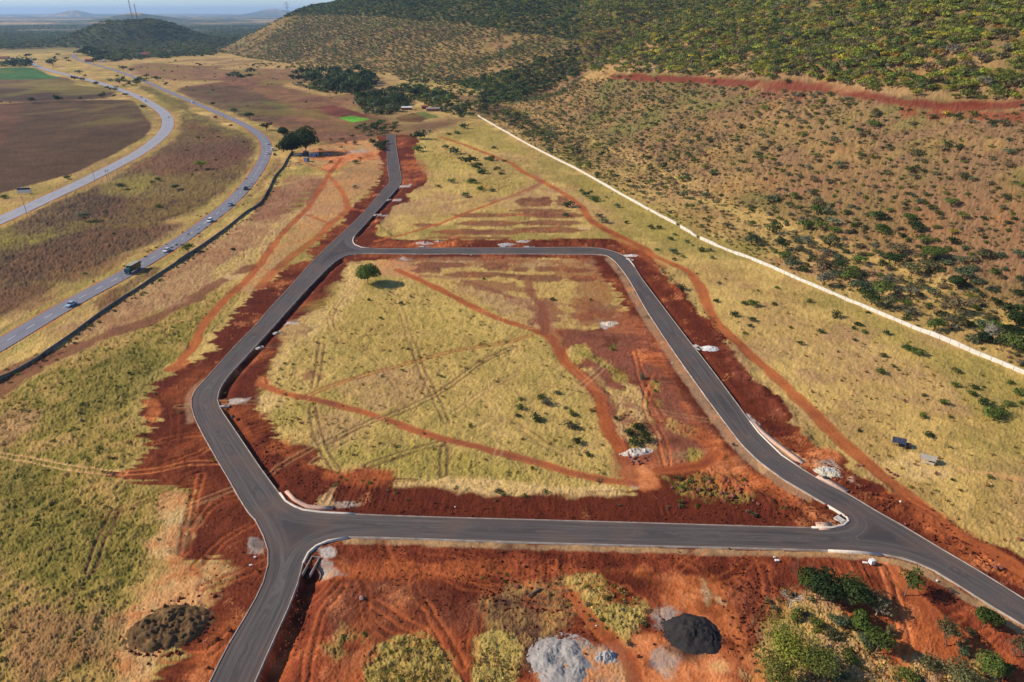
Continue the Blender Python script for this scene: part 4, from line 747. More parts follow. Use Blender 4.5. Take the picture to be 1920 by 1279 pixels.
# ------------------------------------------------------------------ foliage
def leaf_cloud(r, nleaf, lumps, size, flatz=.72, seed_fill=.25):
    """unit crown: small quads over several lumps; centre at 0, radius about 1"""
    Lc = []
    for k in range(lumps):
        rk = r.uniform(.28, .52) if k else .5
        if k == 0: Lc.append((0, 0, 0, rk)); continue
        for _ in range(12):
            b = Lc[int(r.integers(len(Lc)))]; dv = r.normal(size=3); dv /= np.linalg.norm(dv); q_ = .8*max(b[3], rk); c_ = (b[0]+dv[0]*q_, b[1]+dv[1]*q_, b[2]+dv[2]*q_*.8)
            if math.hypot(c_[0], c_[1])+rk*.6 < .92 and -.4 < c_[2] < .5: break
        Lc.append((*c_, rk))
    Lc = np.array(Lc); ch = r.choice(lumps, nleaf, p=Lc[:, 3]**2/np.sum(Lc[:, 3]**2))
    d = r.normal(size=(nleaf, 3)); d[:, 2] = np.abs(d[:, 2])*.9+d[:, 2]*.35; d /= np.linalg.norm(d, axis=1, keepdims=True)
    rad = np.where(r.random(nleaf) < seed_fill, r.uniform(.4, .9, nleaf), r.uniform(.88, 1.12, nleaf))
    P = Lc[ch, :3]+d*(Lc[ch, 3]*rad)[:, None]; P[:, 2] *= flatz; P[:, :2] -= P[:, :2].mean(0); P[:, :2] /= np.percentile(np.hypot(P[:, 0], P[:, 1]), 95)
    nrm = d+r.normal(0, .45, (nleaf, 3)); nrm /= np.linalg.norm(nrm, axis=1, keepdims=True)
    t = np.cross(nrm, r.normal(size=(nleaf, 3))); t /= np.linalg.norm(t, axis=1, keepdims=True); b = np.cross(nrm, t)
    s = size*r.uniform(.6, 1.35, nleaf)[:, None]; e = r.uniform(.5, .9, nleaf)[:, None]
    V = np.stack([P-t*s, P-b*s*e+nrm*s*.15, P+t*s, P+b*s*e+nrm*s*.15], 1)
    f = np.repeat(r.normal(1, .16, nleaf), 4)
    lump_f = np.repeat(r.normal(1, .13, lumps)[ch], 4)
    return V.reshape(-1, 3), np.arange(nleaf*4).reshape(-1, 4), np.clip(f*lump_f, .5, 1.6)
def kcol(c): return alb(c, 1.0)
TINT = dict(olive=(104, 108, 50), green=(88, 100, 46), dark=(62, 74, 40), deep=(50, 62, 36), yellow=(160, 146, 54), lime=(130, 132, 54), brown=(112, 98, 70), grey=(112, 108, 86), rust=(150, 112, 52), greyg=(88, 98, 68), dull=(98, 96, 62))
TINT = {k: kcol(v)*1.3 for k, v in TINT.items()}
BARK = alb((110, 92, 78))
def proto_plant(r, nleaf, lumps, size, trunk=True, flatz=.72, zc=1.0):
    V, F, f = leaf_cloud(r, nleaf, lumps, size, flatz); V[:, 2] += zc; isl = np.ones(len(V), bool)
    if trunk:
        mb = MB(); mb.tube((0, 0, -.1), (.03, .02, zc*.8), .055, .035, 4)
        for k in range(3):
            a = r.uniform(0, 6.28); mb.tube((0, 0, zc*.45), (.45*math.cos(a), .45*math.sin(a), zc+.1), .03, .012, 3)
        tv = np.array(mb.v); tf = [g for g in mb.f if len(g) == 4]; n0 = len(V)
        V = np.concatenate([V, tv]); F = np.concatenate([F, np.array(tf)+n0]); f = np.r_[f, np.ones(len(tv))]; isl = np.r_[isl, np.zeros(len(tv), bool)]
    return V, F, f, isl
def pl_color(f, isl, tint):
    c = f[:, None]*tint[None]; c[~isl] = BARK; return c
PR = np.random.default_rng(21)
LOD = {}
for lv, (nl, lu, sz) in dict(a=(420, 11, .10), b=(190, 9, .135), c=(84, 7, .19), d=(34, 6, .27), e=(14, 4, .40)).items():
    LOD[lv] = [proto_plant(PR, nl, lu, sz, trunk=lv in 'abc', flatz=.78, zc=.72) for _ in range(6)]
BUSH = {lv: [proto_plant(PR, nl, lu, sz, trunk=False, flatz=.85, zc=.38) for _ in range(6)] for lv, (nl, lu, sz) in dict(a=(300, 8, .12), b=(150, 7, .16), c=(60, 6, .23), d=(24, 5, .33)).items()}
_cache = {}
def pmesh(kind, lv, k, tint, nm):
    key = (kind, lv, k, tint, nm)
    if key not in _cache:
        V, F, f, isl = (LOD if kind == 't' else BUSH)[lv][k]; me = raw_mesh(nm, V, F, pl_color(f, isl, TINT[tint])); me.materials.append(M_leaf); _cache[key] = me
    return _cache[key]
def zat(x_, y_): return float(h0(np.array([x_]), np.array([y_]))[0])
def plant_obj(nm, x_, y_, z_, Rr, kind, lv, tint, r, label, cat, group, sz=1.0):
    o = link(nm, pmesh(kind, lv, int(r.integers(6)), tint, nm)); o.location = (x_, y_, z_-.05); o.rotation_euler.z = r.uniform(0, 6.28); o.scale = (Rr*r.uniform(.9, 1.1), Rr*r.uniform(.9, 1.1), Rr*sz)
    return tag(o, label, cat, group)
def merged(nm, items, label, cat=None):
    """items: x,y,z,R,kind,lod,tint,vertical scale -> ONE object of stuff"""
    items.sort(key=lambda t: (t[4], t[5])); Vs = []; Fs = []; Cs = []; off = 0; r = np.random.default_rng(5)
    by = {}
    for it in items: by.setdefault((it[4], it[5], int(r.integers(6))), []).append(it)
    for (kd, lv, k), L in by.items():
        V, F, f, isl = (LOD if kd == 't' else BUSH)[lv][k]; T = len(L)
        P = np.array([[i[0], i[1], i[2]-.05] for i in L]); Rr = np.array([i[3] for i in L]); sz = np.array([i[7] for i in L]); a = r.uniform(0, 6.28, T); tn = np.array([TINT[i[6]] for i in L])*r.normal(1, .13, (T, 1))
        tn = np.clip(tn*(1+r.normal(0, .05, (T, 3))), .01, 1)
        ca, sa = np.cos(a)[:, None], np.sin(a)[:, None]
        X = (V[:, 0]*ca-V[:, 1]*sa)*Rr[:, None]+P[:, :1]; Y = (V[:, 0]*sa+V[:, 1]*ca)*Rr[:, None]+P[:, 1:2]; Z = V[:, 2]*(Rr*sz)[:, None]+P[:, 2:3]
        Vs.append(np.stack([X, Y, Z], -1).reshape(-1, 3).astype(np.float32)); c = f[None, :, None]*tn[:, None, :]; c[:, ~isl] = BARK; Cs.append(c.reshape(-1, 3).astype(np.float32))
        Fs.append((F[None]+(np.arange(T)*len(V))[:, None, None]+off).reshape(-1, 4)); off += T*len(V)
    me = raw_mesh(nm, np.concatenate(Vs), np.concatenate(Fs), np.concatenate(Cs)); o = link(nm, me, M_leaf); print(nm, len(items), 'plants', off//4, 'quads')
    tag(o, label, cat, None, 'stuff'); return o
def lod_for(zc, kd='t'):
    if kd == 'b': return 'a' if zc < 190 else 'b' if zc < 300 else 'c' if zc < 600 else 'd'
    return 'a' if zc < 320 else 'b' if zc < 480 else 'c' if zc < 800 else 'd' if zc < 1700 else 'e'
r = np.random.default_rng(99)
# --- hillside and valley vegetation
def jgrid(x0, x1, y0, y1, s):
    a, b = np.meshgrid(np.arange(x0, x1, s), np.arange(y0, y1, s)); a = a.ravel()+r.uniform(-.5, .5, a.size)*s; b = b.ravel()+r.uniform(-.5, .5, b.size)*s; return a, b
gx, gy = jgrid(-900, 1500, 120, 2700, 5.6)
inh = sdf(gx, gy, HILL); gz = h0(gx, gy); px, py, zc = proj(gx, gy, gz)
keep = (px > -60) & (px < 2300) & (py > -25) & (py < 720) & (inh > -75) & (zc > 100)
gx, gy, gz, px, py, zc, inh = [a[keep] for a in (gx, gy, gz, px, py, zc, inh)]
yR = np.interp(px, [1080, 1310, 1440, 1540, 1665, 1730, 1800, 1990], [134, 144, 149, 153, 178, 184, 188, 188])
yR2 = np.interp(px, [1080, 1190, 1310, 1440, 1540, 1615, 1665, 1730, 1800, 1990], [144, 153, 158, 170, 173, 187, 198, 210, 213, 212])
N1 = fbm(gx, gy, 90, 3, 201); N2 = fbm(gx, gy, 28, 2, 202)
dW, _, sW = segdist(gx, gy, smooth(fl(WW+[(1440, 500), (1690, 607), (1920, 702), (2040, 752)]), 10))
right_of_wall = (sW > 0) & (dW > 4)
onroad = (px > 1085) & (py > yR) & (py < yR2)
up = (px > 1085) & (py <= yR)
farS = (px <= 1085) & (inh > 0)
crest = np.interp(px, [900, 950, 1010, 1090], [205, 190, 168, 138])      # spur crest, the wooded gully lies behind it
gully = (px > 860) & (px < 1100) & (py < crest+6) & (py > crest-55)
spur = ~up & (px > 930) & (py > np.where(px < 1085, crest, yR2)) & (inh > -2)
foot = (inh <= 4) & right_of_wall & (px > 900)
topband = (py < np.interp(px, [440, 520, 600, 700, 850, 960, 1085], [14, 34, 30, 32, 46, 62, 80])) 
p = np.zeros(len(gx))
p[up] = np.clip(.95+.35*N1[up]+.3*N2[up]-np.where(yR[up]-py[up] < 14, .35, 0), .1, 1)
p[farS] = np.clip(.85+.4*N1[farS]+.35*N2[farS], .15, 1); p[farS & topband] = .95
lf_ = farS & (py < 105); p[lf_] *= .3+.7*sst(470, 580, px[lf_]+45*N1[lf_])
p[gully & farS] = 1.0
p[spur] = np.clip(.52+.2*(px[spur] < 1300)+.42*N1[spur]+.35*N2[spur], .12, .95)
p[foot] = np.clip(.38+.5*N1[foot]+.3*N2[foot]+.25*(px[foot] > 1440), .06, .9)
nb = right_of_wall & (px > 1380) & (dW < 75) & (py > 380) & ~up; p[nb] = np.clip(p[nb]+.45*sst(1380, 1600, px[nb])*(dW[nb] > 14)+.1, 0, .97)
p[onroad] = np.where(r.random(onroad.sum()) < .5, .12, 0)
p[(inh <= 0) & ~foot] = 0
sel = r.random(len(p)) < p
cand_tree = []; cand_shrub = []
for i in np.where(sel)[0]:
    if up[i]:
        Rr = r.uniform(2.6, 5.0)*(1 if zc[i] < 1500 else 1.1); kd = 't'; t = r.choice(['olive', 'lime', 'green', 'dull', 'yellow', 'dark', 'brown', 'grey', 'rust'], p=[.30, .24, .13, .14, .05, .03, .05, .04, .02])
    elif gully[i] or (farS[i] and topband[i]):
        Rr = r.uniform(2.8, 5); kd = 't'; t = r.choice(['dark', 'green', 'deep', 'olive', 'greyg'], p=[.32, .2, .13, .2, .15])
    elif farS[i] and not spur[i]:
        Rr = r.uniform(1.5, 3.6); kd = 't'; t = r.choice(['olive', 'dull', 'greyg', 'brown', 'green', 'dark'], p=[.28, .25, .15, .15, .1, .07])
    else:
        big = r.random() < (.24 if spur[i] else .34); Rr = r.uniform(1.8, 3.3) if big else r.uniform(.8, 1.9)
        Rr *= 1.3 if nb[i] else 1; kd = 't' if big else 'b'; t = r.choice(['dark', 'greyg', 'dull', 'grey', 'green', 'brown']) if nb[i] and r.random() < .7 else r.choice(['olive', 'dull', 'green', 'dark', 'brown', 'grey', 'yellow', 'greyg'], p=[.22, .24, .12, .1, .12, .08, .01, .11])
    it = (gx[i], gy[i], gz[i], Rr, kd, None, t, r.uniform(.75, 1.1) if kd == 't' else r.uniform(.9, 1.3), zc[i], px[i], py[i])
    (cand_tree if kd == 't' else cand_shrub).append(it)
def emit(cands, kd, nm, lab_ind, cat, grp, stuffname, stufflabel, extra=[]):
    cands.sort(key=lambda t: -t[3]/t[8])
    vis = [c for c in cands if -10 < c[9] < 1930 and c[10] > 4]; hid = [c for c in cands if not (-10 < c[9] < 1930 and c[10] > 4)]
    cap = 40 if kd == 't' else 290
    for c in vis[:cap]: plant_obj(nm, c[0], c[1], c[2], c[3], kd, 'a' if c[8] < 320 else lod_for(c[8], kd), c[6], r, *lab_ind(c), grp(c))
    rest = [(c[0], c[1], c[2], c[3], kd, lod_for(c[8], kd), c[6], c[7]) for c in vis[cap:]+hid]+extra
    merged(stuffname, rest, stufflabel)
CN = dict(olive='olive green', green='fresh green', dark='dark green', deep='very dark green', yellow='yellow leaved', lime='yellowish green', brown='brown dry', grey='grey dry', rust='rusty yellow', greyg='grey green', dull='dull olive')
def lt(c):
    pl = 'in the woodland above the red hillside road' if c[10] < 190 and c[9] > 1085 else 'on the bushy slope below the red hillside road' if c[9] > 1085 else 'on the long slope left of the gully'
    if c[10] > 430: pl = 'in the scrub just beyond the near white wall'
    return (CN[c[6]]+' tree '+pl, 'tree')
def ls(c):
    pl = 'on the dry hillside' if c[10] < 400 else 'in the scrub beyond the white wall'
    return (CN[c[6]]+' shrub '+pl, 'shrub')
emit(cand_tree, 't', 'tree', lt, 'tree', lambda c: lt(c)[0]+'s', 'hillside_woodland', 'olive and yellow woodland covering the long hillside')
tus = []
ax_, ay_ = jgrid(-120, 620, 160, 1050, 2.6); az_ = h0(ax_, ay_); tx, ty, tc = proj(ax_, ay_, az_)
yq = np.interp(tx, [1080, 1190, 1310, 1440, 1540, 1615, 1665, 1730, 1800, 1990], [144, 153, 158, 170, 173, 187, 198, 210, 213, 212]); dq, _, sq = segdist(ax_, ay_, smooth(fl(WW+[(1440, 500), (1690, 607), (1920, 702), (2040, 752)]), 10))
nn_ = fbm(ax_, ay_, 22, 3, 555); okk = (tx > 900) & (tx < 1960) & (ty > yq+2) & (ty < 720) & (sq > 0) & (dq > 3) & (r.random(len(tx)) < np.clip(.52+.15*(tx < 1300)+.5*nn_, .1, .95))
for i in np.where(okk)[0]: tus.append((ax_[i], ay_[i], az_[i], r.uniform(.35, 1.0), 'b', 'c' if tc[i] < 300 else 'd', str(r.choice(['dull', 'brown', 'olive', 'rust', 'grey', 'green'], p=[.30, .27, .20, .05, .10, .08])), r.uniform(.7, 1.1)))
emit(cand_shrub, 'b', 'shrub', ls, 'shrub', lambda c: ls(c)[0]+'s', 'hillside_scrub', 'low dry scrub scattered over the hill slope', tus)
# --- far woodland behind the farm fields
FW = []
gx, gy = jgrid(-4200, 300, 1500, 5600, 15); gz = h0(gx, gy); px, py, zc = proj(gx, gy, gz)
N1 = fbm(gx, gy, 240, 3, 301); ins = inside(gx, gy, HILL)
low = np.interp(px, [-50, 0, 60, 150, 200, 300, 380, 430, 470], [95, 94, 92, 90, 112, 110, 103, 96, 92])
ok = (px > -40) & (px < 520) & (py < low) & (py > 26) & ~ins
pr = np.where(py > 62, .97, np.where(gz > 8, .95, np.clip(.35+N1*.8, 0, 1)))
for i in np.where(ok & (r.random(len(px)) < pr))[0]:
    FW.append((gx[i], gy[i], gz[i], r.uniform(4.5, 9), 't', 'd' if zc[i] < 2600 else 'e', r.choice(['dark', 'dull', 'greyg', 'green', 'olive'], p=[.22, .18, .3, .1, .2]), r.uniform(.6, .9)))
merged('far_woodland', FW, 'dark bluish woodland around the round hill near the horizon')
VS = []
for poly, s_, Rr, pr_ in (([(735, 132), (830, 142), (900, 152), (950, 172), (935, 195), (900, 188), (820, 168), (750, 150)], 8, (1.8, 3.8), .5), ([(850, 196), (880, 180), (960, 205), (1010, 238), (1095, 288), (1085, 300), (1000, 258), (905, 214), (890, 212)], 7, (1.4, 3.2), .5), ([(760, 160), (880, 200), (890, 215), (860, 222), (800, 198), (752, 180)], 8, (2.5, 4.5), .75), ([(665, 178), (760, 165), (770, 195), (745, 213), (690, 217), (672, 205)], 8, (3, 5), .75), ([(548, 160), (580, 142), (705, 142), (712, 156), (690, 172), (640, 180), (600, 174)], 11, (4, 6.5), .8), ([(480, 118), (600, 126), (740, 134), (740, 142), (600, 134), (470, 126)], 11, (2, 4), .35), ([(660, 240), (745, 234), (745, 252), (690, 256)], 5, (1.5, 3), .5), ([(0, 118), (60, 112), (60, 126), (0, 128)], 16, (5, 8), .6), ([(170, 92), (420, 96), (400, 104), (280, 112), (205, 116)], 16, (5, 8), .6), ([(205, 155), (260, 150), (270, 160), (215, 165)], 9, (2.5, 4), .6), ([(210, 143), (300, 146), (290, 154), (215, 150)], 11, (3, 5), .3), ([(240, 118), (480, 112), (700, 135), (720, 170), (640, 210), (500, 205), (420, 195), (300, 150)], 16, (1, 2.4), .12), ([(300, 200), (430, 250), (465, 300), (300, 430), (60, 540), (0, 480), (220, 360), (340, 260)], 11, (.6, 1.5), .10)):
    P = W(poly); A = np.array(P); a, b = jgrid(A[:, 0].min(), A[:, 0].max(), A[:, 1].min(), A[:, 1].max(), s_); cl = fbm(a, b, 45, 3, 909); m = inside(a, b, P) & (r.random(len(a)) < pr_*np.clip(1+1.2*cl, 0, 1.6)); zz_ = h0(a, b)
    VS += [(u_, v_, w_, r.uniform(*Rr), 'b', 'd', str(r.choice(['dark', 'greyg', 'dull', 'green', 'olive', 'greyg'])), r.uniform(.7, 1.0)) for u_, v_, w_ in zip(a[m], b[m], zz_[m])]
merged('valley_thicket', VS, 'low dark undergrowth filling the thickets of the valley')
# --- thickets of the valley: each tree its own
def in_px(poly, s, tints, Rr, label, group, p_=1.0):
    P = W(poly); A = np.array(P); a, b = jgrid(A[:, 0].min(), A[:, 0].max(), A[:, 1].min(), A[:, 1].max(), s); m = inside(a, b, P) & (r.random(len(a)) < p_)
    for u_, v_ in zip(a[m], b[m]):
        z_ = zat(u_, v_); _, _, c_ = proj(u_, v_, z_); t = str(r.choice(tints)); plant_obj('tree', u_, v_, z_, r.uniform(*Rr), 't', lod_for(c_*.8), t, r, label, 'tree', group, r.uniform(.8, 1.1))
in_px([(548, 156), (580, 143), (640, 139), (700, 143), (712, 152), (690, 170), (650, 180), (615, 175), (590, 163)], 26, ['dark', 'deep', 'dark', 'green'], (9, 14), 'dark green tree in the thicket left of the valley clearing', 'dark thicket trees')
in_px([(670, 185), (700, 180), (750, 175), (770, 190), (755, 208), (720, 217), (690, 212), (672, 203)], 19, ['dark', 'greyg', 'dull', 'dark'], (7, 10), 'dark tree in the thicket behind the small farmhouses', 'farm thicket trees')
in_px([(755, 165), (800, 168), (835, 185), (878, 205), (890, 214), (865, 220), (840, 208), (815, 192), (780, 188)], 19, ['dark', 'deep', 'green', 'greyg'], (6.5, 10), 'dark green tree beside the brick farm building', 'trees by the brick farm building')
in_px([(432, 148), (455, 137), (478, 140), (482, 152), (450, 156)], 24, ['dark', 'greyg'], (6, 9), 'dark tree in the small clump beyond the curving highway', 'small far clump trees')
in_px([(143, 102), (170, 95), (205, 106), (205, 118), (180, 117)], 24, ['dark', 'deep'], (7, 12), 'dark tree in the clump at the far end of the highway', 'highway end trees')
in_px([(662, 240), (690, 232), (745, 235), (742, 250), (700, 252), (680, 248)], 13, ['greyg', 'dull', 'green', 'dark', 'olive'], (3, 5), 'tree in the loose clump above the estate road end', 'trees above the road end')
in_px([(690, 270), (735, 266), (738, 280), (712, 284), (700, 280)], 6, ['dark', 'greyg', 'dark'], (2.6, 4), 'dark tree left of the estate road end', 'trees left of the road end', .7)
in_px([(740, 128), (830, 140), (900, 150), (950, 170), (930, 195), (880, 180), (820, 160), (750, 145)], 26, ['dull', 'olive', 'greyg', 'dark'], (3, 6), 'tree in the scrub belt at the foot of the far slope', 'far slope foot trees', .4)
in_px([(790, 165), (880, 170), (960, 200), (1000, 235), (1090, 290), (1060, 280), (960, 240), (900, 210), (850, 190)], 20, ['dark', 'greyg', 'dull', 'brown'], (3, 5), 'dark tree in the belt just outside the far white wall', 'trees outside the far wall', .35)
in_px([(480, 110), (620, 122), (700, 132), (700, 138), (560, 134), (480, 128)], 40, ['dull', 'olive', 'brown'], (2.5, 4), 'small tree on the tan grassland below the far slope', 'small trees on the tan grassland', .35)
# --- single bushes and trees of the fields: base point in the photograph, width in its pixels
def singles(L, kd, tints, label, group, nm, cat):
    P = W([(a, b+1) for a, b, *_ in L])
    for (a, b, w, *rest), (u_, v_) in zip(L, P):
        z_ = zat(u_, v_); _, _, c_ = proj(u_, v_, z_); Rr = w*c_/FPX/2*1.05; t = rest[0] if rest else str(r.choice(tints))
        lb = rest[1] if len(rest) > 1 else label; g_ = group if len(rest) < 2 else group
        plant_obj(nm, u_, v_, z_, Rr, kd, lod_for(c_*.7, kd) if kd == 'b' else lod_for(c_*.6), t, r, lb, cat, g_, r.uniform(.85, 1.15))
singles([(1090, 360, 12), (1099, 367, 14), (1115, 376, 20), (1108, 360, 8), (1157, 388, 14), (1137, 370, 6), (1123, 406, 14), (1132, 417, 18), (1174, 418, 10), (1220, 428, 12), (1236, 428, 12), (1257, 449, 12), (1265, 440, 9), (1288, 454, 10), (1262, 474, 17), (1232, 468, 10), (1280, 482, 9), (1264, 487, 10), (1315, 470, 16), (1330, 470, 12), (1335, 484, 10), (1298, 460, 6), (1307, 513, 5), (1348, 531, 8), (1360, 523, 5)],
        'b', ['dark', 'green', 'dark', 'greyg'], 'small dark bush in the yellow grass strip below the far white wall', 'bushes below the far white wall', 'bush', 'bush')
singles([(1278, 543, 16), (1342, 565, 12), (1395, 570, 13), (1412, 573, 20), (1376, 592, 18), (1410, 601, 16), (1406, 612, 10), (1397, 625, 10), (1457, 540, 10), (1451, 571, 12), (1517, 566, 12), (1567, 594, 20), (1609, 609, 18), (1600, 616, 11), (1620, 623, 13), (1661, 626, 14), (1538, 623, 14), (1602, 638, 9), (1482, 614, 8), (1627, 586, 10), (1501, 645, 12), (1571, 660, 6), (1421, 545, 6)],
        'b', ['dark', 'green', 'dark'], 'small dark bush in the open dry field beside the near white wall', 'bushes of the open dry field', 'bush', 'bush')
singles([(1700, 655, 22), (1716, 663, 28, 'green', 'long low green bush lying across the dry field'), (1656, 668, 13), (1651, 699, 20), (1674, 687, 10), (1684, 694, 7), (1793, 697, 17), (1790, 724, 16), (1822, 740, 20), (1826, 728, 16), (1895, 718, 15), (1908, 739, 24), (1843, 760, 26), (1856, 782, 34, 'green', 'widest green bush cluster near the right field edge'), (1876, 776, 28), (1891, 760, 20), (1916, 758, 12), (1768, 757, 20), (1729, 781, 16), (1781, 782, 10), (1742, 816, 20, 'dark', 'dark bush just above the tin roofed shelter'), (1732, 742, 10), (1611, 808, 10), (1845, 726, 7), (1862, 755, 7), (1855, 895, 12), (1785, 900, 10), (1940, 700, 20)],
        'b', ['green', 'dark', 'green'], 'leafy green bush in the open field above the shelters', 'green bushes above the shelters', 'bush', 'bush')
singles([(787, 260, 28), (785, 283, 24), (870, 240, 18), (842, 252, 10), (857, 250, 12), (806, 247, 8), (836, 278, 14), (852, 288, 20), (880, 306, 26), (895, 315, 24), (905, 324, 20), (920, 300, 18), (932, 318, 14), (847, 342, 14), (885, 342, 20), (901, 355, 16), (923, 358, 14), (872, 368, 16, 'greyg'), (926, 278, 10), (945, 302, 10), (912, 298, 12), (890, 300, 14), (866, 300, 14), (940, 326, 12), (822, 350, 10)],
        'b', ['dark', 'green', 'dark', 'greyg'], 'dark bush among the grass right of the estate road end', 'bushes right of the road end', 'bush', 'bush')
singles([(1066, 387, 24, 'dark', 'large dark bush at the edge of the scraped rows'), (1061, 404, 14, 'greyg', 'grey green bush under the large dark one'), (665, 351, 9), (668, 306, 14), (675, 297, 8), (621, 304, 8), (692, 563, 8), (752, 570, 10), (801, 562, 5), (714, 597, 8), (771, 556, 6), (1036, 562, 12, 'dark', 'dark bush on the scraped strips inside the block'), (907, 523, 8), (765, 655, 8), (755, 695, 8), (827, 706, 9), (882, 798, 10), (1107, 562, 6), (1013, 640, 5)],
        'b', ['green', 'dark', 'dull'], 'tiny bush alone in the dry grass', 'tiny bushes in the grass', 'bush', 'bush')
singles([(1045, 738, 14, 'greyg'), (1014, 746, 15), (1024, 757, 22, 'grey', 'grey twiggy bush in the middle of the bush group'), (976, 749, 11), (975, 765, 16), (1006, 788, 22), (971, 780, 12), (1073, 778, 18), (1070, 801, 24, 'dull'), (1108, 770, 10, 'rust'), (1082, 830, 20), (1102, 853, 14), (1060, 765, 10, 'grey')],
        'b', ['dark', 'deep', 'green'], 'dark bush in the grass left of the orange track', 'bushes left of the orange track', 'bush', 'bush')
singles([(1180, 815, 24), (1197, 802, 24), (1190, 832, 24), (1211, 826, 24), (1205, 812, 18)], 'b', ['deep', 'dark'], 'dark green bush of the tight clump beside the white spill', 'clump beside the white spill', 'bush', 'bush')
singles([(1204, 708, 13, 'greyg', 'grey green bush standing alone on dusky red soil'), (1183, 772, 6), (1155, 786, 12), (1228, 733, 9, 'green'), (1229, 715, 7, 'green'), (998, 877, 8), (1148, 655, 10, 'lime', 'bright green weedy bush on the red soil')], 'b', ['dark'], 'small bush near the orange track', 'small bushes near the track', 'bush', 'bush')
singles([(230, 1150, 0.1)], 'b', ['dark'], 'x', 'x', 'bush', 'bush') if False else None
singles([(127, 335, 14), (8, 371, 14), (297, 388, 15), (286, 344, 10), (297, 338, 11), (437, 468, 10), (160, 514, 9), (457, 267, 8), (433, 235, 8), (404, 221, 9), (371, 258, 8), (410, 257, 6), (350, 282, 8), (404, 300, 6), (243, 700, 8), (219, 724, 6)],
        'b', ['dark', 'deep', 'green'], 'small dark bush on the burnt grass between the highways', 'bushes between the highways', 'bush', 'bush')
singles([(330, 354, 17, 'dark', 'round dark tree on the yellow grass between the highways'), (378, 316, 20, 'lime', 'yellow green tree on the burnt ground between the highways'), (160, 414, 28, 'grey', 'thin grey tree on the burnt ground between the highways'), (229, 354, 20, 'dull', 'spreading dull tree near the old highway'), (353, 472, 24, 'green', 'loose green tree beside the dark wall'), (500, 243, 22, 'deep', 'dark round tree at the highway bend'), (530, 250, 16, 'dull', 'dull tree between the highway bend and the giant tree')],
        't', ['dark'], 'x', 'marked trees along the highway', 'tree', 'tree')
singles([(61, 192, 15), (109, 190, 17), (152, 187, 10), (193, 184, 14), (215, 182, 10), (236, 180, 11), (269, 203, 12), (201, 167, 10), (208, 170, 10), (217, 171, 11), (181, 161, 12), (3, 193, 7), (20, 193, 5)], 't', ['dark', 'deep'], 'dark tree on the hedge line above the ploughed field', 'hedge line trees', 'tree', 'tree')
singles([(54, 110, 13), (66, 117, 10), (100, 124, 22), (25, 124, 20), (38, 122, 26), (55, 124, 20), (10, 124, 14), (149, 138, 12), (160, 144, 7), (208, 154, 12), (225, 157, 16), (140, 150, 14), (155, 152, 12), (231, 132, 17), (247, 134, 10), (275, 145, 10), (296, 152, 16), (312, 160, 10), (400, 198, 10), (440, 213, 17), (468, 224, 18), (375, 124, 9), (370, 121, 6), (125, 112, 10), (330, 116, 7), (308, 133, 5), (130, 117, 8), (110, 106, 9)], 't', ['dark', 'deep', 'greyg', 'dull'], 'dark tree scattered along the far part of the highways', 'trees along the far highways', 'tree', 'tree')
singles([(640, 262, 10), (660, 256, 10), (648, 268, 10), (665, 270, 12), (600, 290, 10), (640, 276, 7), (601, 281, 9), (620, 262, 6)], 'b', ['dull', 'dark', 'brown'], 'small bush on the brown field behind the site office', 'bushes behind the site office', 'bush', 'bush')
# weedy grass clumps on the disturbed ground
wl = []
for poly, s, tn, Rr in (([(605, 1205), (640, 1172), (690, 1190), (655, 1210), (635, 1235)], 1.2, ['green', 'dull', 'lime'], (.25, .7)), ([(1250, 895), (1335, 884), (1400, 900), (1430, 935), (1335, 938), (1280, 922)], 1.3, ['green', 'lime', 'dull'], (.25, .8)), ([(1440, 1110), (1520, 1110), (1640, 1180), (1700, 1240), (1700, 1290), (1400, 1290), (1420, 1200)], 1.6, ['dull', 'brown', 'greyg', 'olive'], (.3, .9)),
                       ([(960, 1090), (1080, 1085), (1220, 1150), (1190, 1215), (1120, 1170)], 1.7, ['dull', 'brown', 'lime'], (.2, .6)), ([(1750, 1220), (1900, 1230), (1900, 1290), (1700, 1290)], 1.7, ['dull', 'greyg', 'brown'], (.3, 1.0)), ([(900, 1070), (960, 1075), (955, 1100), (905, 1095)], 1.2, ['green'], (.2, .5)), ([(740, 915), (765, 930), (760, 945), (730, 940)], 1.2, ['greyg'], (.2, .5)), ([(30, 690), (70, 655), (80, 665), (20, 715), (-20, 725)], 1.6, ['lime', 'green'], (.3, .8))):
    P = W(poly); A = np.array(P); a, b = jgrid(A[:, 0].min(), A[:, 0].max(), A[:, 1].min(), A[:, 1].max(), s); m = inside(a, b, P) & (r.random(len(a)) < .3)
    wl += [(u_, v_, 0, r.uniform(*Rr), 'b', 'c', str(r.choice(tn)), 1.0) for u_, v_ in zip(a[m], b[m])]
for P, wd, cnt in (([(10, 722), (70, 684), (120, 650), (205, 588), (305, 521), (367, 480), (430, 434), (487, 389), (520, 335), (545, 298)], 1.6, 150), ([(170, 530), (300, 470), (420, 400), (500, 330)], 6, 60), ([(1090, 310), (1250, 390), (1440, 470)], 8, 60), ([(0, 860), (200, 800), (240, 700)], 25, 60), ([(620, 900), (1100, 935), (1480, 960)], 3, 30)):
    Q = np.array(smooth(W(P), 3))
    for _ in range(cnt):
        k = r.integers(len(Q)); wl.append((Q[k, 0]+r.normal()*wd, Q[k, 1]+r.normal()*wd*.5, 0, r.uniform(.3, .8), 'b', 'c', str(r.choice(['dull', 'brown', 'olive', 'green'])), 1.0))
wl = [w for w in wl if not (inside(np.array([w[0]]), np.array([w[1]]), ROAD)[0] and not inside(np.array([w[0]]), np.array([w[1]]), wI)[0])]
merged('weeds', wl, 'low weeds and rank tufts on the disturbed ground')

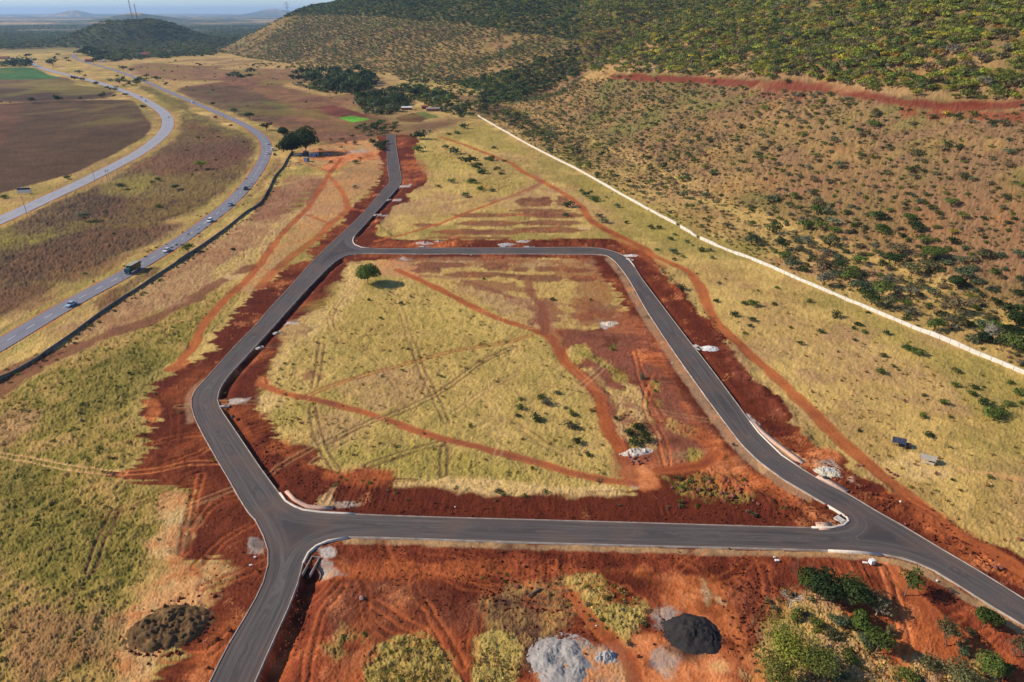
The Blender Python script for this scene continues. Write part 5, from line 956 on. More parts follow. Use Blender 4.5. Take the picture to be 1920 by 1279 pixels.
TINT['straw'] = alb((214, 180, 104)); TINT['strawg'] = alb((166, 152, 72)); TINT['strawb'] = alb((160, 124, 78))
gt = []
for poly, s_, tn, pr_ in (([(-20, 760), (300, 600), (420, 545), (300, 700), (260, 760), (260, 850), (220, 890), (310, 930), (330, 1000), (250, 1130), (230, 1290), (-20, 1290)], 2.0, ['strawg', 'straw', 'strawb', 'olive'], .30), ([(620, 580), (760, 540), (1020, 640), (1090, 740), (1130, 820), (1150, 905), (800, 895), (640, 870), (510, 770), (520, 690)], 2.1, ['straw', 'straw', 'strawg', 'strawb'], .22), ([(1370, 560), (1700, 640), (1940, 740), (1940, 1050), (1750, 950), (1600, 830), (1480, 720), (1380, 620)], 2.2, ['straw', 'strawb', 'strawg'], .22),
                          ([(680, 1290), (700, 1220), (800, 1190), (860, 1290)], .9, ['strawg', 'straw', 'straw'], .5), ([(890, 1290), (895, 1205), (960, 1190), (975, 1290)], .9, ['straw', 'straw'], .5), ([(1070, 1085), (1130, 1085), (1210, 1130), (1215, 1180), (1130, 1170)], .9, ['straw', 'strawg', 'strawb'], .5), ([(1440, 1130), (1600, 1150), (1670, 1250), (1860, 1250), (1860, 1290), (1420, 1290)], .9, ['straw', 'strawb', 'straw'], .45), ([(1150, 770), (1215, 790), (1215, 835), (1180, 830)], 1.2, ['straw', 'strawb'], .4), ([(880, 330), (960, 330), (960, 350), (890, 365)], 2, ['straw'], .5), ([(810, 272), (850, 272), (850, 300), (810, 300)], 2, ['straw'], .5)):
    P = W(poly); A = np.array(P); a, b = jgrid(A[:, 0].min(), A[:, 0].max(), A[:, 1].min(), A[:, 1].max(), s_); cl = fbm(a, b, 14, 3, 808); m = inside(a, b, P) & (r.random(len(a)) < pr_*np.clip(1+1.6*cl, 0, 2))
    gt += [(u_, v_, 0, r.uniform(.25, .62), 'b', 'd', str(r.choice(tn)), r.uniform(.8, 1.4)) for u_, v_ in zip(a[m], b[m])]
merged('grass_tufts', gt, 'tall dry grass tufts standing in the fields')

# --- near trees with trunk and crown
def big_tree(px_, py_, cw, ht, tint, label, nleaf=2600, lumps=16, leaf=.26, seed=1, flatz=.7, group=None, trunks=1, fill=.3, bark=None, lean=(0, 0), cat='tree', nm='tree', cfrac=.62):
    rr = np.random.default_rng(seed); u_, v_ = W1(px_, py_); z_ = zat(u_, v_); root = empty(nm, (u_, v_, z_)); tag(root, label, cat, group); R_ = cw/2
    V, F, f = leaf_cloud(rr, nleaf, lumps, leaf/R_, flatz, fill); V = V*R_; V[:, 2] += ht*cfrac; V[:, 0] += lean[0]; V[:, 1] += lean[1]
    top = V[:, 2].max(); V[:, 2] = V[:, 2]*(ht/top)
    tn = TINT[tint]; c = f[:, None]*tn[None]*(1+rr.normal(0, .04, (len(f), 3)))
    link('crown', raw_mesh('crown', V, F, np.clip(c, .01, 1)), M_leaf, root)
    mb = MB(); hb = ht*cfrac
    for t in range(trunks):
        bx_, by_ = rr.normal(0, .25*(trunks > 1)), rr.normal(0, .25*(trunks > 1)); ex, ey = lean[0]*.5+rr.normal(0, .2), lean[1]*.5+rr.normal(0, .2)
        mb.tube((bx_, by_, -.3), (ex, ey, hb*.55), .035*ht*.7, .02*ht*.8, 7)
        for k in range(7):
            a = rr.uniform(0, 6.28); q_ = rr.uniform(.3, .75)*R_; m1 = (ex+math.cos(a)*q_*.5+lean[0]*.2, ey+math.sin(a)*q_*.5, hb*.85); e1 = (lean[0]+math.cos(a)*q_, lean[1]+math.sin(a)*q_, hb+rr.uniform(-.05, .25)*ht)
            mb.tube((ex, ey, hb*.5), m1, .014*ht, .009*ht, 5); mb.tube(m1, e1, .009*ht, .003*ht, 4)
    mb.build('trunk', bark or M_bark, root); return root
big_tree(690, 533, 9.4, 8.4, 'green', 'lone round green tree casting a long shadow in the block corner', 4600, 18, .27, 3, .95, cfrac=.5)
big_tree(549, 290, 19, 17, 'deep', 'huge dark tree beside the site office, left trunk', 5200, 20, .55, 4, .85, 'twin giant trees', cfrac=.38)
big_tree(574, 288, 20, 20, 'dark', 'huge dark tree beside the site office, right crown', 5200, 20, .55, 5, .85, 'twin giant trees', cfrac=.38)
big_tree(533, 262, 10, 10, 'dark', 'dark mid sized tree left of the huge twin trees', 2200, 12, .45, 6, .8)
big_tree(1536, 1128, 7.0, 6.4, 'deep', 'large very dark leafy tree south of the road junction', 3200, 18, .22, 7, .8, trunks=2)
big_tree(1512, 1118, 4.2, 5.6, 'green', 'green tree left of the darkest tree', 1700, 9, .22, 8, .75)
big_tree(1592, 1135, 6.6, 6.0, 'dark', 'broad dark green tree right of the darkest tree', 2800, 18, .20, 9, .7, trunks=2)
big_tree(1609, 1176, 3.7, 3.0, 'green', 'round green bush on straw below the dark trees', 1700, 10, .18, 10, .9, cat='bush', nm='bush', cfrac=.42)
big_tree(1573, 1172, 3.0, 2.2, 'greyg', 'grey green bush left of the round green bush', 900, 8, .16, 11, .8, cat='bush', nm='bush', cfrac=.42)
big_tree(1696, 1117, 4.4, 5.2, 'green', 'thin open tree at the fork of the orange tracks', 700, 12, .20, 12, .8, fill=.5, lean=(.9, .3), cfrac=.65)
big_tree(1842, 1176, 3.9, 3.7, 'green', 'bright green tree close to the lower right road', 2000, 10, .20, 13, .95, lean=(.5, .3))
big_tree(1642, 1150, 4.6, 4.2, 'dull', 'half bare tree between dark tree and orange ruts', 500, 10, .20, 14, .8, fill=.5, bark=M_pale_bark)
big_tree(1482, 1250, 9.5, 5.8, 'lime', 'wide feathery tree at the bottom edge, topmost of three', 3600, 30, .17, 15, .42, fill=.5, lean=(-.4, .5), cfrac=.78)
big_tree(1525, 1275, 6.5, 5.2, 'olive', 'feathery tree at the bottom edge, rightmost of three', 1900, 20, .17, 151, .45, fill=.5, lean=(.2, .2), cfrac=.75)
for k, (a, b, w_, h_, t_, nl_, lb_) in enumerate(((1560, 1195, 2.6, 1.5, 'dull', 420, 'dull low shrub on straw under the round green bush'), (1620, 1205, 3.0, 1.8, 'greyg', 480, 'grey green shrub between the round bush and the ruts'), (1668, 1190, 2.2, 1.4, 'dull', 300, 'dull shrub at the left rut of the tracks'), (1530, 1175, 2.8, 1.6, 'olive', 420, 'olive shrub in the straw below the darkest tree'), (1590, 1240, 3.2, 1.9, 'olive', 560, 'olive shrub at the bottom beside the black shadow'), (1740, 1250, 3.4, 2.0, 'dull', 480, 'dull shrub at the bottom between sparse tree and ruts'), (1805, 1225, 2.8, 1.6, 'greyg', 380, 'grey green shrub right of the sparse tree'), (1700, 1275, 3.4, 2.0, 'olive', 520, 'olive shrub cut by the bottom edge near the ruts'), (1880, 1262, 3.0, 2.0, 'green', 520, 'green shrub beside the bottom right corner tree'), (1455, 1195, 2.4, 1.4, 'brown', 300, 'brown dry shrub left of the feathery trees'), (1470, 1120, 2.2, 2.0, 'rust', 160, 'yellowing sparse shrub beside the bare grey tree'), (1820, 1190, 2.0, 1.0, 'dull', 180, 'tiny dull shrub on red soil below the bright green tree'), (1660, 1130, 1.8, 1.0, 'brown', 160, 'brown twig shrub on the red soil by the dark trees'))):
    big_tree(a, b, w_, h_, t_, lb_, nl_, 9, .15, 200+k, .7, fill=.5, cat='bush', nm='bush', cfrac=.42)
big_tree(1450, 1290, 7, 5.5, 'olive', 'feathery tree at the bottom edge, leftmost of three', 1600, 16, .17, 16, .5, fill=.4)
big_tree(1640, 1225, 4.2, 4.6, 'green', 'green tree throwing a black shadow on the ruts', 1500, 11, .2, 17, .75, lean=(.2, .3))
big_tree(1775, 1212, 4.4, 5.0, 'dull', 'sparse tree between the two southern tracks', 520, 11, .2, 18, .8, fill=.5, lean=(0, .6))
big_tree(1850, 1268, 4.6, 4.2, 'green', 'green tree near the bottom right corner', 1500, 11, .2, 19, .75)
big_tree(1800, 1290, 5.6, 4.4, 'dull', 'dull tree cut by the bottom right edge', 1300, 11, .2, 20, .7, fill=.4)
big_tree(1912, 1230, 4.0, 3.6, 'dull', 'half bare bush at the right edge near the bottom', 420, 8, .18, 21, .8, fill=.5)
big_tree(1492, 1158, 2.6, 1.7, 'green', 'small green bush on straw left of the grey one', 500, 7, .14, 22, .8, cat='bush', nm='bush', cfrac=.42)
big_tree(1845, 640, 4.4, 3.4, 'deep', 'very dark round bush under the fallen pale branches', 2200, 12, .22, 23, .9, cat='bush', nm='bush', cfrac=.42)
big_tree(1900, 640, 6.4, 5.4, 'deep', 'dark bushy tree at the right edge beyond the wall', 2200, 12, .28, 24, .85)
big_tree(1790, 540, 7, 5, 'dark', 'dark spreading tree in the scrub beyond the wall', 2400, 12, .3, 25, .7)
big_tree(1745, 490, 9, 6.5, 'green', 'bright green broad tree in the scrub beyond the wall', 3000, 16, .3, 26, .7)
big_tree(1590, 520, 6, 4, 'brown', 'brown leafless tree just beyond the wall', 700, 10, .3, 27, .8, fill=.5)
big_tree(1905, 610, 7, 4.6, 'dark', 'dark tree above the dark bushy edge tree', 2200, 12, .3, 28, .8)
def bare_tree(px_, py_, ht, sp, label, mat, seed, lean=0.0, nb=7):
    rr = np.random.default_rng(seed); u_, v_ = W1(px_, py_); root = empty('bare_tree', (u_, v_, zat(u_, v_))); tag(root, label, 'tree'); t = MB(); b = MB()
    t.tube((0, 0, -.2), (lean*.4, 0, ht*.45), .10, .07, 6)
    def br(p, d, L, w, dep):
        e = tuple(p[i]+d[i]*L for i in range(3)); b.tube(p, e, w, w*.55, 4)
        if dep:
            for _ in range(3):
                dd_ = Vector(d)+Vector((rr.normal(0, .45), rr.normal(0, .45), rr.normal(0, .3))); dd_.normalize(); br(e, tuple(dd_), L*.68, w*.55, dep-1)
    for k in range(nb):
        a = k*6.28/nb+rr.normal(0, .3); d = Vector((math.cos(a)*sp+lean*.3, math.sin(a)*sp, .8)).normalized(); br((lean*.4*rr.uniform(.7, 1), 0, ht*rr.uniform(.28, .45)), tuple(d), ht*.26, .045, 3)
    t.build('trunk', mat, root); b.build('branches', mat, root); return root
bare_tree(1498, 1102, 5.6, .8, 'bare pinkish tree with fine twigs beside the cross road', M_bark, 31)
bare_tree(1480, 1140, 4.0, .9, 'bare grey tree at the left of the dark tree group', M_pale_bark, 32)
bare_tree(1838, 636, 6.5, .5, 'pale dead tree leaning above the white wall', M_pale_bark, 33, lean=2.0)
bare_tree(1563, 520, 5.2, 1.0, 'bare spreading tree just beyond the wall middle', M_bark, 34)
bare_tree(1770, 610, 4.8, 1.2, 'bare grey thicket tree beyond the near wall', M_bark, 35)
bare_tree(1642, 1155, 3.6, 1.0, 'bare pale tree tangled in the shade beside the ruts', M_pale_bark, 36)
bare_tree(1898, 1232, 3.4, 1.0, 'bare twiggy bush at the right edge', M_bark, 37)

# ------------------------------------------------------------------ vehicles
M_glass = plain("vehicle_glass", (40, 46, 56), rough=.15, vary=.05, spec=.6); M_tyre = plain("tyre", (30, 30, 32), vary=.1); M_rim = plain("rim", (150, 150, 152), rough=.4, metal=.5, vary=.05); M_lamp = plain("lamp_glass", (240, 238, 225), rough=.2, vary=.02, spec=.6)
M_steel = plain("steel", (150, 152, 156), rough=.45, metal=.4, vary=.15, scale=2)
PAINT = {}
def paint(c):
    if c not in PAINT: PAINT[c] = plain("paint_%d_%d_%d" % c, c, rough=.3, vary=.04, scale=2, spec=.5)
    return PAINT[c]
def wheels(root, xs, hw, rad=.33):
    for xx in xs:
        for s in (-1, 1):
            t = MB().tube((xx, s*(hw-.1), rad), (xx, s*(hw+.1), rad), rad, rad, 14).build('wheel', M_tyre, root, .02)
            MB().tube((xx, s*(hw+.06), rad), (xx, s*(hw+.115), rad), rad*.6, rad*.55, 10).build('rim', M_rim, t)
def car(px_, py_, head, c, label, kind='saloon', road=HWY, group='vehicles on the highway', off=None):
    u_, v_ = W1(px_, py_)
    P = np.array(road) if road is not None else None
    if P is not None:
        k = int(np.argmin((P[:, 0]-u_)**2+(P[:, 1]-v_)**2)); k = min(max(k, 1), len(P)-2); t = P[k+1]-P[k-1]; ang = math.atan2(t[1], t[0])+(0 if head > 0 else math.pi); z_ = .07
        if off is not None: nn = np.array([-t[1], t[0]])/np.linalg.norm(t); u_, v_ = P[k]+nn*off
    else: ang = head; z_ = zat(u_, v_)
    root = empty({'saloon': 'car', 'pickup': 'pickup_truck', 'van': 'minibus', 'suv': 'car'}[kind], (u_, v_, z_), ang); tag(root, label, {'saloon': 'car', 'pickup': 'pickup', 'van': 'minibus', 'suv': 'car'}[kind], group); pm = paint(c)
    if kind == 'saloon': L, Wd, body, cab = 4.4, 1.72, [(-2.2, .35), (2.15, .32), (2.2, .6), (2.05, .78), (1.0, .92), (-1.55, .96), (-2.15, .9), (-2.22, .6)], [(-1.5, .93), (-1.0, 1.38), (.25, 1.42), (1.0, .90)]
    elif kind == 'suv': L, Wd, body, cab = 4.5, 1.85, [(-2.2, .4), (2.15, .38), (2.22, .8), (2.0, .98), (1.1, 1.08), (-2.1, 1.1), (-2.2, .7)], [(-2.1, 1.08), (-1.9, 1.68), (.35, 1.72), (1.05, 1.06)]
    elif kind == 'pickup': L, Wd, body, cab = 5.2, 1.85, [(-2.6, .45), (2.5, .42), (2.6, .8), (2.4, 1.0), (1.4, 1.1), (-2.6, 1.1)], [(-.7, 1.08), (-.6, 1.7), (.7, 1.72), (1.4, 1.08)]
    else: L, Wd, body, cab = 4.9, 1.8, [(-2.4, .4), (2.35, .4), (2.45, .8), (2.3, 1.1), (1.7, 1.25), (-2.4, 1.25)], [(-2.4, 1.24), (-2.3, 1.98), (1.1, 2.0), (1.7, 1.24)]
    MB().prism(body, -Wd/2, Wd/2).build('body', pm, root, .05)
    MB().prism(cab, -Wd/2+.1, Wd/2-.1).build('windows', M_glass, root, .04)
    MB().box(((cab[1][0]+cab[2][0])/2, 0, (cab[1][1]+cab[2][1])/2+.015), (cab[2][0]-cab[1][0]+.1, Wd-.26, .05)).build('roof', pm, root, .015)
    if kind == 'pickup': MB().box((-1.65, 0, 1.11), (1.75, Wd-.3, .03)).build('load_bed', M_tyre, root)
    wheels(root, (-L*.29, L*.30), Wd/2-.08)
    for s in (-1, 1): MB().box((L/2+.0, s*(Wd/2-.3), .68), (.06, .3, .14)).build('headlight', M_lamp, root, .02)
    return root
car(132, 566, -1, (170, 195, 215), 'pale blue saloon car alone at the lower left of the highway', off=-1.8)
car(309, 467, -1, (232, 232, 230), 'white saloon car driving behind the green truck', off=-1.8)
car(374, 418, -1, (240, 240, 238), 'white car between the white saloon and the grey car', 'suv', off=-1.8)
car(428, 386, -1, (150, 165, 180), 'blue grey car on the highway between white and black cars', off=-1.8)
car(451, 358, -1, (40, 44, 56), 'black car on the highway below the bend', 'suv', off=-1.8)
car(497, 289, -1, (235, 235, 235), 'white car on the bend, nearer than its twin behind', off=-1.5)
car(496, 272, -1, (205, 212, 220), 'silver car on the bend of the highway', off=-1.5)
car(511, 282, 2.0, (238, 238, 236), 'white minibus pulled off on the outer side of the bend', 'van', road=None)
car(515, 291, 2.0, (50, 46, 44), 'small dark car behind the parked minibus', road=None)
car(364, 192, -1, (240, 240, 240), 'tiny white vehicle on the far highway straight', 'van', off=1.5)
car(261, 147, -1, (240, 240, 240), 'tiny white vehicle farther along the highway beyond the fields', 'van', off=1.5)
car(175, 121, -1, (240, 240, 240), 'farthest white vehicle near the highway end', 'van', off=1.5)
car(271, 190, -1, (235, 235, 235), 'white van on the old highway bend', 'van', road=OLD, off=1.5)
car(259, 183, -1, (120, 110, 110), 'dull vehicle ahead of the white van on the old highway', road=OLD, off=-1.5)
car(559, 292, .3, (235, 235, 232), 'white pickup parked left of the site office', 'pickup', road=None, group='vehicles at the site office')
car(613, 292, -.2, (110, 140, 165), 'blue car parked right of the long site container', road=None, group='vehicles at the site office')
def truck():
    P = np.array(HWY); u_, v_ = W1(240, 512); k = int(np.argmin((P[:, 0]-u_)**2+(P[:, 1]-v_)**2)); t = P[k+1]-P[k-1]; ang = math.atan2(t[1], t[0])+math.pi; nn = np.array([-t[1], t[0]])/np.linalg.norm(t); u_, v_ = P[k]-nn*1.6
    root = empty('truck', (u_, v_, .07), ang); tag(root, 'green cab lorry with a tall dark box body and grey roof on the highway', 'truck', 'vehicles on the highway')
    g = paint((46, 96, 96)); dk = paint((62, 58, 50)); yl = paint((150, 136, 74)); rf = plain('truck_canvas', (168, 164, 148), vary=.2)
    cab = MB().prism([(2.6, .6), (4.6, .6), (4.65, 1.6), (4.35, 2.7), (2.7, 2.8)], -1.2, 1.2).build('cab', g, root, .06)
    MB().prism([(4.645, 1.62), (4.69, 1.62), (4.40, 2.5), (4.355, 2.5)], -1.05, 1.05).build('windscreen', M_glass, cab)
    bx = MB().box((-1.3, 0, 2.25), (7.4, 2.45, 2.5)).build('cargo_box', dk, root, .03)
    for xx in (-4.4, -3.0, -1.6, -.2, 1.2):
        MB().box((xx, 0, 2.25), (.22, 2.56, 2.3)).build('side_panel', yl, bx)
    MB().box((-1.3, 0, 3.55), (7.5, 2.55, .10)).build('roof', rf, root, .02)
    MB().box((-.6, 0, .75), (8.8, .9, .25)).build('chassis', M_tyre, root)
    wheels(root, (3.7, -2.4, -3.7), 1.15, .5)
    for s in (-1, 1): MB().box((4.66, s*.85, .95), (.06, .35, .2)).build('headlight', M_lamp, root, .02)
    root.scale = (.86, .9, .88)
truck()

# ------------------------------------------------------------------ buildings, masts, signs
M_brick = plain("brick", (176, 120, 92), vary=.2, scale=2); M_tin = plain("tin", (176, 164, 146), rough=.5, vary=.15, scale=1.5); M_redroof = plain("red_roof", (150, 78, 62), vary=.15); M_blue = plain("blue_sheet", (60, 110, 180), vary=.1); M_dark = plain("dark_opening", (34, 30, 30), vary=.1); M_white = plain("white_paint", (238, 234, 226), vary=.06); M_wood = plain("timber", (134, 112, 90), vary=.2)
def house(px_, py_, L, D, H, wm, rm, label, rot=0, cat='building', pitch=.9, name='farm_building', group=None, nwin=2):
    u_, v_ = W1(px_, py_); root = empty(name, (u_, v_, zat(u_, v_)), rot); tag(root, label, cat, group)
    w = MB().box((0, 0, H/2), (L, D, H)).build('wall', wm, root)
    MB().prism([(-D/2-.3, H-.02), (0, H+pitch), (D/2+.3, H-.02), (D/2+.3, H+.08), (0, H+pitch+.12), (-D/2-.3, H+.08)], -L/2-.3, L/2+.3).build('roof', rm, root, rotz=math.pi/2)
    for k in range(nwin): 
        f = MB().box((-L/2+L*(k+1)/(nwin+1.6), -D/2-.02, H*.55), (.9, .06, .8)).build('window', M_dark, root)
    MB().box((L/2-L*.18, -D/2-.02, 1.0), (.9, .06, 2.0)).build('door', M_dark, root); return root
house(763, 206, 11, 6, 2.6, M_brick, M_white, 'small farmhouse with a bright white roof in front of the thicket', .15)
house(812, 208, 14, 5, 2.6, M_brick, M_tin, 'long low orange brick farm building with pale roof', .1)
house(797, 204, 7, 5, 2.6, M_redroof, M_redroof, 'small brown shed between the two farm buildings', .1)
house(274, 106, 24, 14, 5, M_brick, M_redroof, 'far brick house with red roof under the round hill', .1, pitch=4)
house(286, 107, 10, 8, 3, M_blue, M_blue, 'far blue shed beside the red roofed house', .1)
house(168, 116, 14, 10, 4, M_brick, M_redroof, 'far red roofed kiosk near the highway end', .1, pitch=2)
house(193, 117, 9, 7, 3, M_white, M_tin, 'far pale kiosk near the highway end', .1)
house(8, 111, 22, 10, 4, M_tin, M_redroof, 'far low shed at the left photo edge', .1, pitch=2)
def container(px_, py_, L, wm, label, rot=0, H=2.6, D=2.6):
    u_, v_ = W1(px_, py_); root = empty('site_container', (u_, v_, zat(u_, v_)), rot); tag(root, label, 'container', 'site office containers')
    MB().box((0, 0, H/2+.1), (L, D, H)).build('shell', wm, root, .05); MB().box((0, 0, H+.16), (L+.2, D+.2, .1)).build('roof', M_tin, root)
    MB().box((L*.3, -D/2-.03, 1.1), (.9, .06, 1.9)).build('door', M_dark, root); MB().box((-L*.2, -D/2-.03, 1.6), (1.0, .06, .7)).build('window', M_glass, root)
M_cblue = plain("container_blue", (140, 160, 185), vary=.1); M_cgrey = plain("container_grey", (96, 98, 108), vary=.1)
container(589, 294, 6.5, M_cblue, 'long pale blue site container beside the giant tree', .1)
container(575, 303, 3.4, M_cblue, 'short blue site cabin in front of the other containers', 1.4)
container(574, 291, 3.6, M_cgrey, 'dark grey site cabin right under the giant tree', .1)
# scaffold table near the cabins
u_, v_ = W1(559, 309); t = empty('water_tank_stand', (u_, v_, 0), .3); tag(t, 'small dark raised platform on the grass left of the blue cabin', 'platform')
MB().box((0, 0, 1.4), (3.4, 2.0, .12)).build('deck', M_dark, t)
for a in (-1.5, 1.5):
    for b in (-.9, .9): MB().box((a, b, .67), (.1, .1, 1.34)).build('leg', M_steel, t)
# solar panels and iron shelter in the east field
u_, v_ = W1(1684, 836); t = empty('solar_array', (u_, v_, 0), R(-24)); tag(t, 'dark solar panels tilted above a black box in the dry field', 'solar panels')
M_solar = plain("solar_glass", (66, 68, 84), rough=.25, vary=.08, spec=.6)
for k in range(3):
    pn = MB().box((-1.05+k*1.04, 0, 1.5), (1.0, 1.7, .05), rx=R(28)).build('solar_panel', M_solar, t)
for a in (-1.4, 1.4):
    for b, hh in ((-.7, 1.1), (.7, 1.85)): MB().tube((a, b, 0), (a, b, hh), .04, .04, 5).build('leg', M_steel, t)
u_, v_ = W1(1696, 838); t = empty('storage_box', (u_, v_, 0), R(-24)); tag(t, 'low black iron box beside the solar panels', 'box')
MB().box((0, 0, .45), (2.6, 1.2, .9)).build('shell', plain('black_iron', (52, 44, 42), vary=.2), t, .03); MB().box((0, 0, .93), (2.7, 1.3, .05)).build('lid', plain('dark_lid', (70, 60, 56)), t)
u_, v_ = W1(1738, 866); t = empty('shelter', (u_, v_, 0), R(-28)); tag(t, 'small open shelter with a pitched grey tin roof in the dry field', 'shelter')
rf = MB(); rf.box((-.05, .62, 1.55), (3.3, 1.5, .05), rx=R(-28)); rf.build('roof', M_tin, t); MB().box((0, -.62, 1.55), (3.3, 1.5, .05), rx=R(28)).build('roof', M_tin, t)
MB().box((1.5, 0, .75), (.08, 2.3, 1.5)).build('end_wall', M_wood, t); MB().box((0, 1.1, .6), (3.0, .08, 1.2)).build('back_wall', M_wood, t); MB().box((.1, -1.05, .35), (2.6, .08, .7)).build('front_wall', plain('cream_board', (214, 196, 165), vary=.1), t)
for a in (-1.5, 1.4): MB().tube((a, -1.1, 0), (a, -1.1, 1.3), .05, .05, 5).build('post', M_wood, t)
def pole(px_, py_, H, label, arm=0, mat=None, rad=.12, group=None, lean=0):
    u_, v_ = W1(px_, py_); t = empty('utility_pole', (u_, v_, zat(u_, v_))); tag(t, label, 'pole', group)
    MB().tube((0, 0, -.2), (lean, 0, H), rad, rad*.7, 6).build('pole', mat or M_wood, t)
    if arm: MB().box((lean, 0, H-.5), (arm, .12, .14)).build('crossarm', mat or M_wood, t)
pole(1771, 839, 4.6, 'single thin timber pole right of the tin shelter', .5, rad=.09, lean=.3)
for a, b, hh, lb in ((204, 347, 9, 'left pole of the pair beside the old highway'), (208, 346, 9, 'right pole of the pair beside the old highway'), (50, 400, 9, 'thin pole between the old highway and burnt ground'), (421, 230, 11, 'left pole of the pair by the highway before the bend'), (425, 231, 11, 'right pole of the pair by the highway before the bend'), (357, 443, 4, 'short pole on the verge near the white car'), (412, 412, 3.5, 'short pole on the verge near the grey car'), (231, 526, 3.5, 'short pole beside the green truck'), (178, 338, 7, 'pole on the far verge of the old highway')):
    pole(a, b, hh, lb, 1.6 if hh > 8 else 0, group='poles along the highways', rad=.13 if hh > 6 else .07)
u_, v_ = W1(47, 364); t = empty('billboard', (u_, v_, 0), R(12)); tag(t, 'blue and white billboard at the edge of the ploughed field', 'billboard')
bd = MB().box((0, 0, 2.2), (7.0, .25, 3.0)).build('board', M_white, t); MB().box((0, -.14, 3.1), (6.9, .04, 1.1)).build('blue_band', plain('billboard_blue', (60, 58, 96)), bd)
for a in (-3.2, 3.2): MB().box((a, .25, 1.2), (.25, .2, 2.6)).build('leg', M_steel, t)
def lattice(px_, py_, H, w0, w1, label, cat, mat, arms=(), bar=.35, bary=None):
    u_, v_ = W1(px_, py_); t = empty('lattice_mast' if not arms else 'power_pylon', (u_, v_, zat(u_, v_)), .3); tag(t, label, cat); b = MB(); k = 10
    cr = lambda h_, i: (((-1, -1), (1, -1), (1, 1), (-1, 1))[i % 4][0]*(w0+(w1-w0)*h_/H)/2, ((-1, -1), (1, -1), (1, 1), (-1, 1))[i % 4][1]*(w0+(w1-w0)*h_/H)/2, h_)
    for i in range(4):
        b.tube(cr(-2, i), cr(H, i), bar/2, bar/2, 4)
        for j in range(k): b.tube(cr(H*j/k, i), cr(H*(j+1)/k, i+1), bar/4, bar/4, 3); b.tube(cr(H*j/k, i+1), cr(H*(j+1)/k, i), bar/4, bar/4, 3)
    b.build('lattice', mat, t)
    for h_, L in arms: MB().box((0, 0, h_), (L, w1, .6)).build('crossarm', mat, t)
M_mast = plain("mast_steel", (120, 116, 120), rough=.6, vary=.1); M_mastr = plain("mast_red", (130, 104, 104), rough=.6, vary=.1)
lattice(251, 48, 80, 3.4, 1.6, 'taller thin radio mast on top of the round hill', 'mast', M_mastr, bar=.5); lattice(260, 48, 62, 3.0, 1.4, 'shorter thin radio mast on top of the round hill', 'mast', M_mast, bar=.5)
lattice(523, 33, 46, 7, 2.2, 'larger power pylon on the left end of the long hill', 'pylon', M_mast, ((28, 16), (35, 20), (42, 14)), .5); lattice(540, 31, 36, 6, 2, 'smaller power pylon behind the larger one on the hill end', 'pylon', M_mast, ((22, 12), (28, 15), (33, 10)), .45)

# ------------------------------------------------------------------ heaps, boulders, kerb stones, drains
def heap(px_, py_, rx, ry, H, c, label, cat, seed, rot=0, rough=.12, flat_top=0.0, nm='heap', c2=None, fineA=.05, lumps=None):
    u_, v_ = W1(px_, py_); k = 90; rr = np.linspace(0, 1.15, 44); th = np.linspace(0, 2*math.pi, k, endpoint=False); A_, B_ = np.meshgrid(th, rr)
    X_ = A_*0+B_*np.cos(A_)*rx; Y_ = B_*np.sin(A_)*ry; Rn = B_*(1+.12*fbm(np.cos(A_)*2+seed, np.sin(A_)*2, 1.4, 3, seed)); h_ = np.clip(1-Rn, 0, 1)**.85
    if flat_top: h_ = np.minimum(h_, flat_top)/flat_top
    if lumps is not None:
        g_ = np.zeros_like(h_)
        for lx, ly, lr, lh in lumps: g_ = np.maximum(g_, lh*np.clip(1-np.hypot(X_-lx, Y_-ly)/lr/1.15*(1+.25*fbm(X_, Y_, 1.6, 3, seed+9)), 0, 1)**.9)
        h_ = g_
    Z_ = h_*H*(1+rough*2*fbm(X_, Y_, rx*.35, 3, seed+1))+np.clip(h_*3, 0, 1)*(rough*H*fbm(X_, Y_, .9, 3, seed+2)+fineA*fbm(X_, Y_, .35, 2, seed+3))-.08-.2*(B_ > 1.1)
    I = np.arange(k*44).reshape(44, k); F = np.stack([I[:-1], np.roll(I, -1, 1)[:-1], np.roll(I, -1, 1)[1:], I[1:]], -1).reshape(-1, 4)[:, ::-1]
    cc = alb(c)[None]*(1+.15*fbm(X_, Y_, 1.2, 3, seed+5).ravel()[:, None])
    if c2: w = sst(.0, .6, fbm(X_, Y_, 2.0, 3, seed+6).ravel()); cc = cc*(1-w[:, None])+alb(c2)[None]*w[:, None]
    o = link(nm, raw_mesh(nm, np.stack([X_.ravel(), Y_.ravel(), Z_.ravel()], 1), F, cc, True), M_heap, loc=(u_, v_, .0), rotz=rot); return tag(o, label, cat)
heap(1298, 1190, 5.0, 4.4, 2.1, (62, 57, 55), 'large smooth black heap of tar chippings on orange ground', 'heap', 5, R(-20), .10, nm='gravel_heap', fineA=.08)
heap(318, 1178, 6.6, 5.2, 1.1, (112, 86, 58), 'lumpy brown spoil heap in the grass left of the road', 'heap', 6, R(15), .30, .5, nm='soil_heap', fineA=.20, c2=(140, 108, 70))
heap(1058, 1240, 5.6, 5.4, 1.0, (176, 168, 158), 'pale blue grey heap of crushed stone near the bottom edge', 'heap', 7, R(-20), .16, nm='gravel_heap', fineA=.10, c2=(184, 172, 160), lumps=[(-2.6, 1.4, 2.3, .9), (-3.0, -1.0, 2.2, 1.0), (-.6, -2.6, 2.4, .9), (1.8, -1.8, 2.2, .8), (.2, 1.8, 2.2, .8), (2.2, .4, 2.0, .7), (-.8, 0, 2.6, .45)])
heap(1135, 1232, 2.0, 1.6, 1.0, (178, 172, 166), 'small grey heap right of the crushed stone heap', 'heap', 8, 0, .3, nm='gravel_heap')
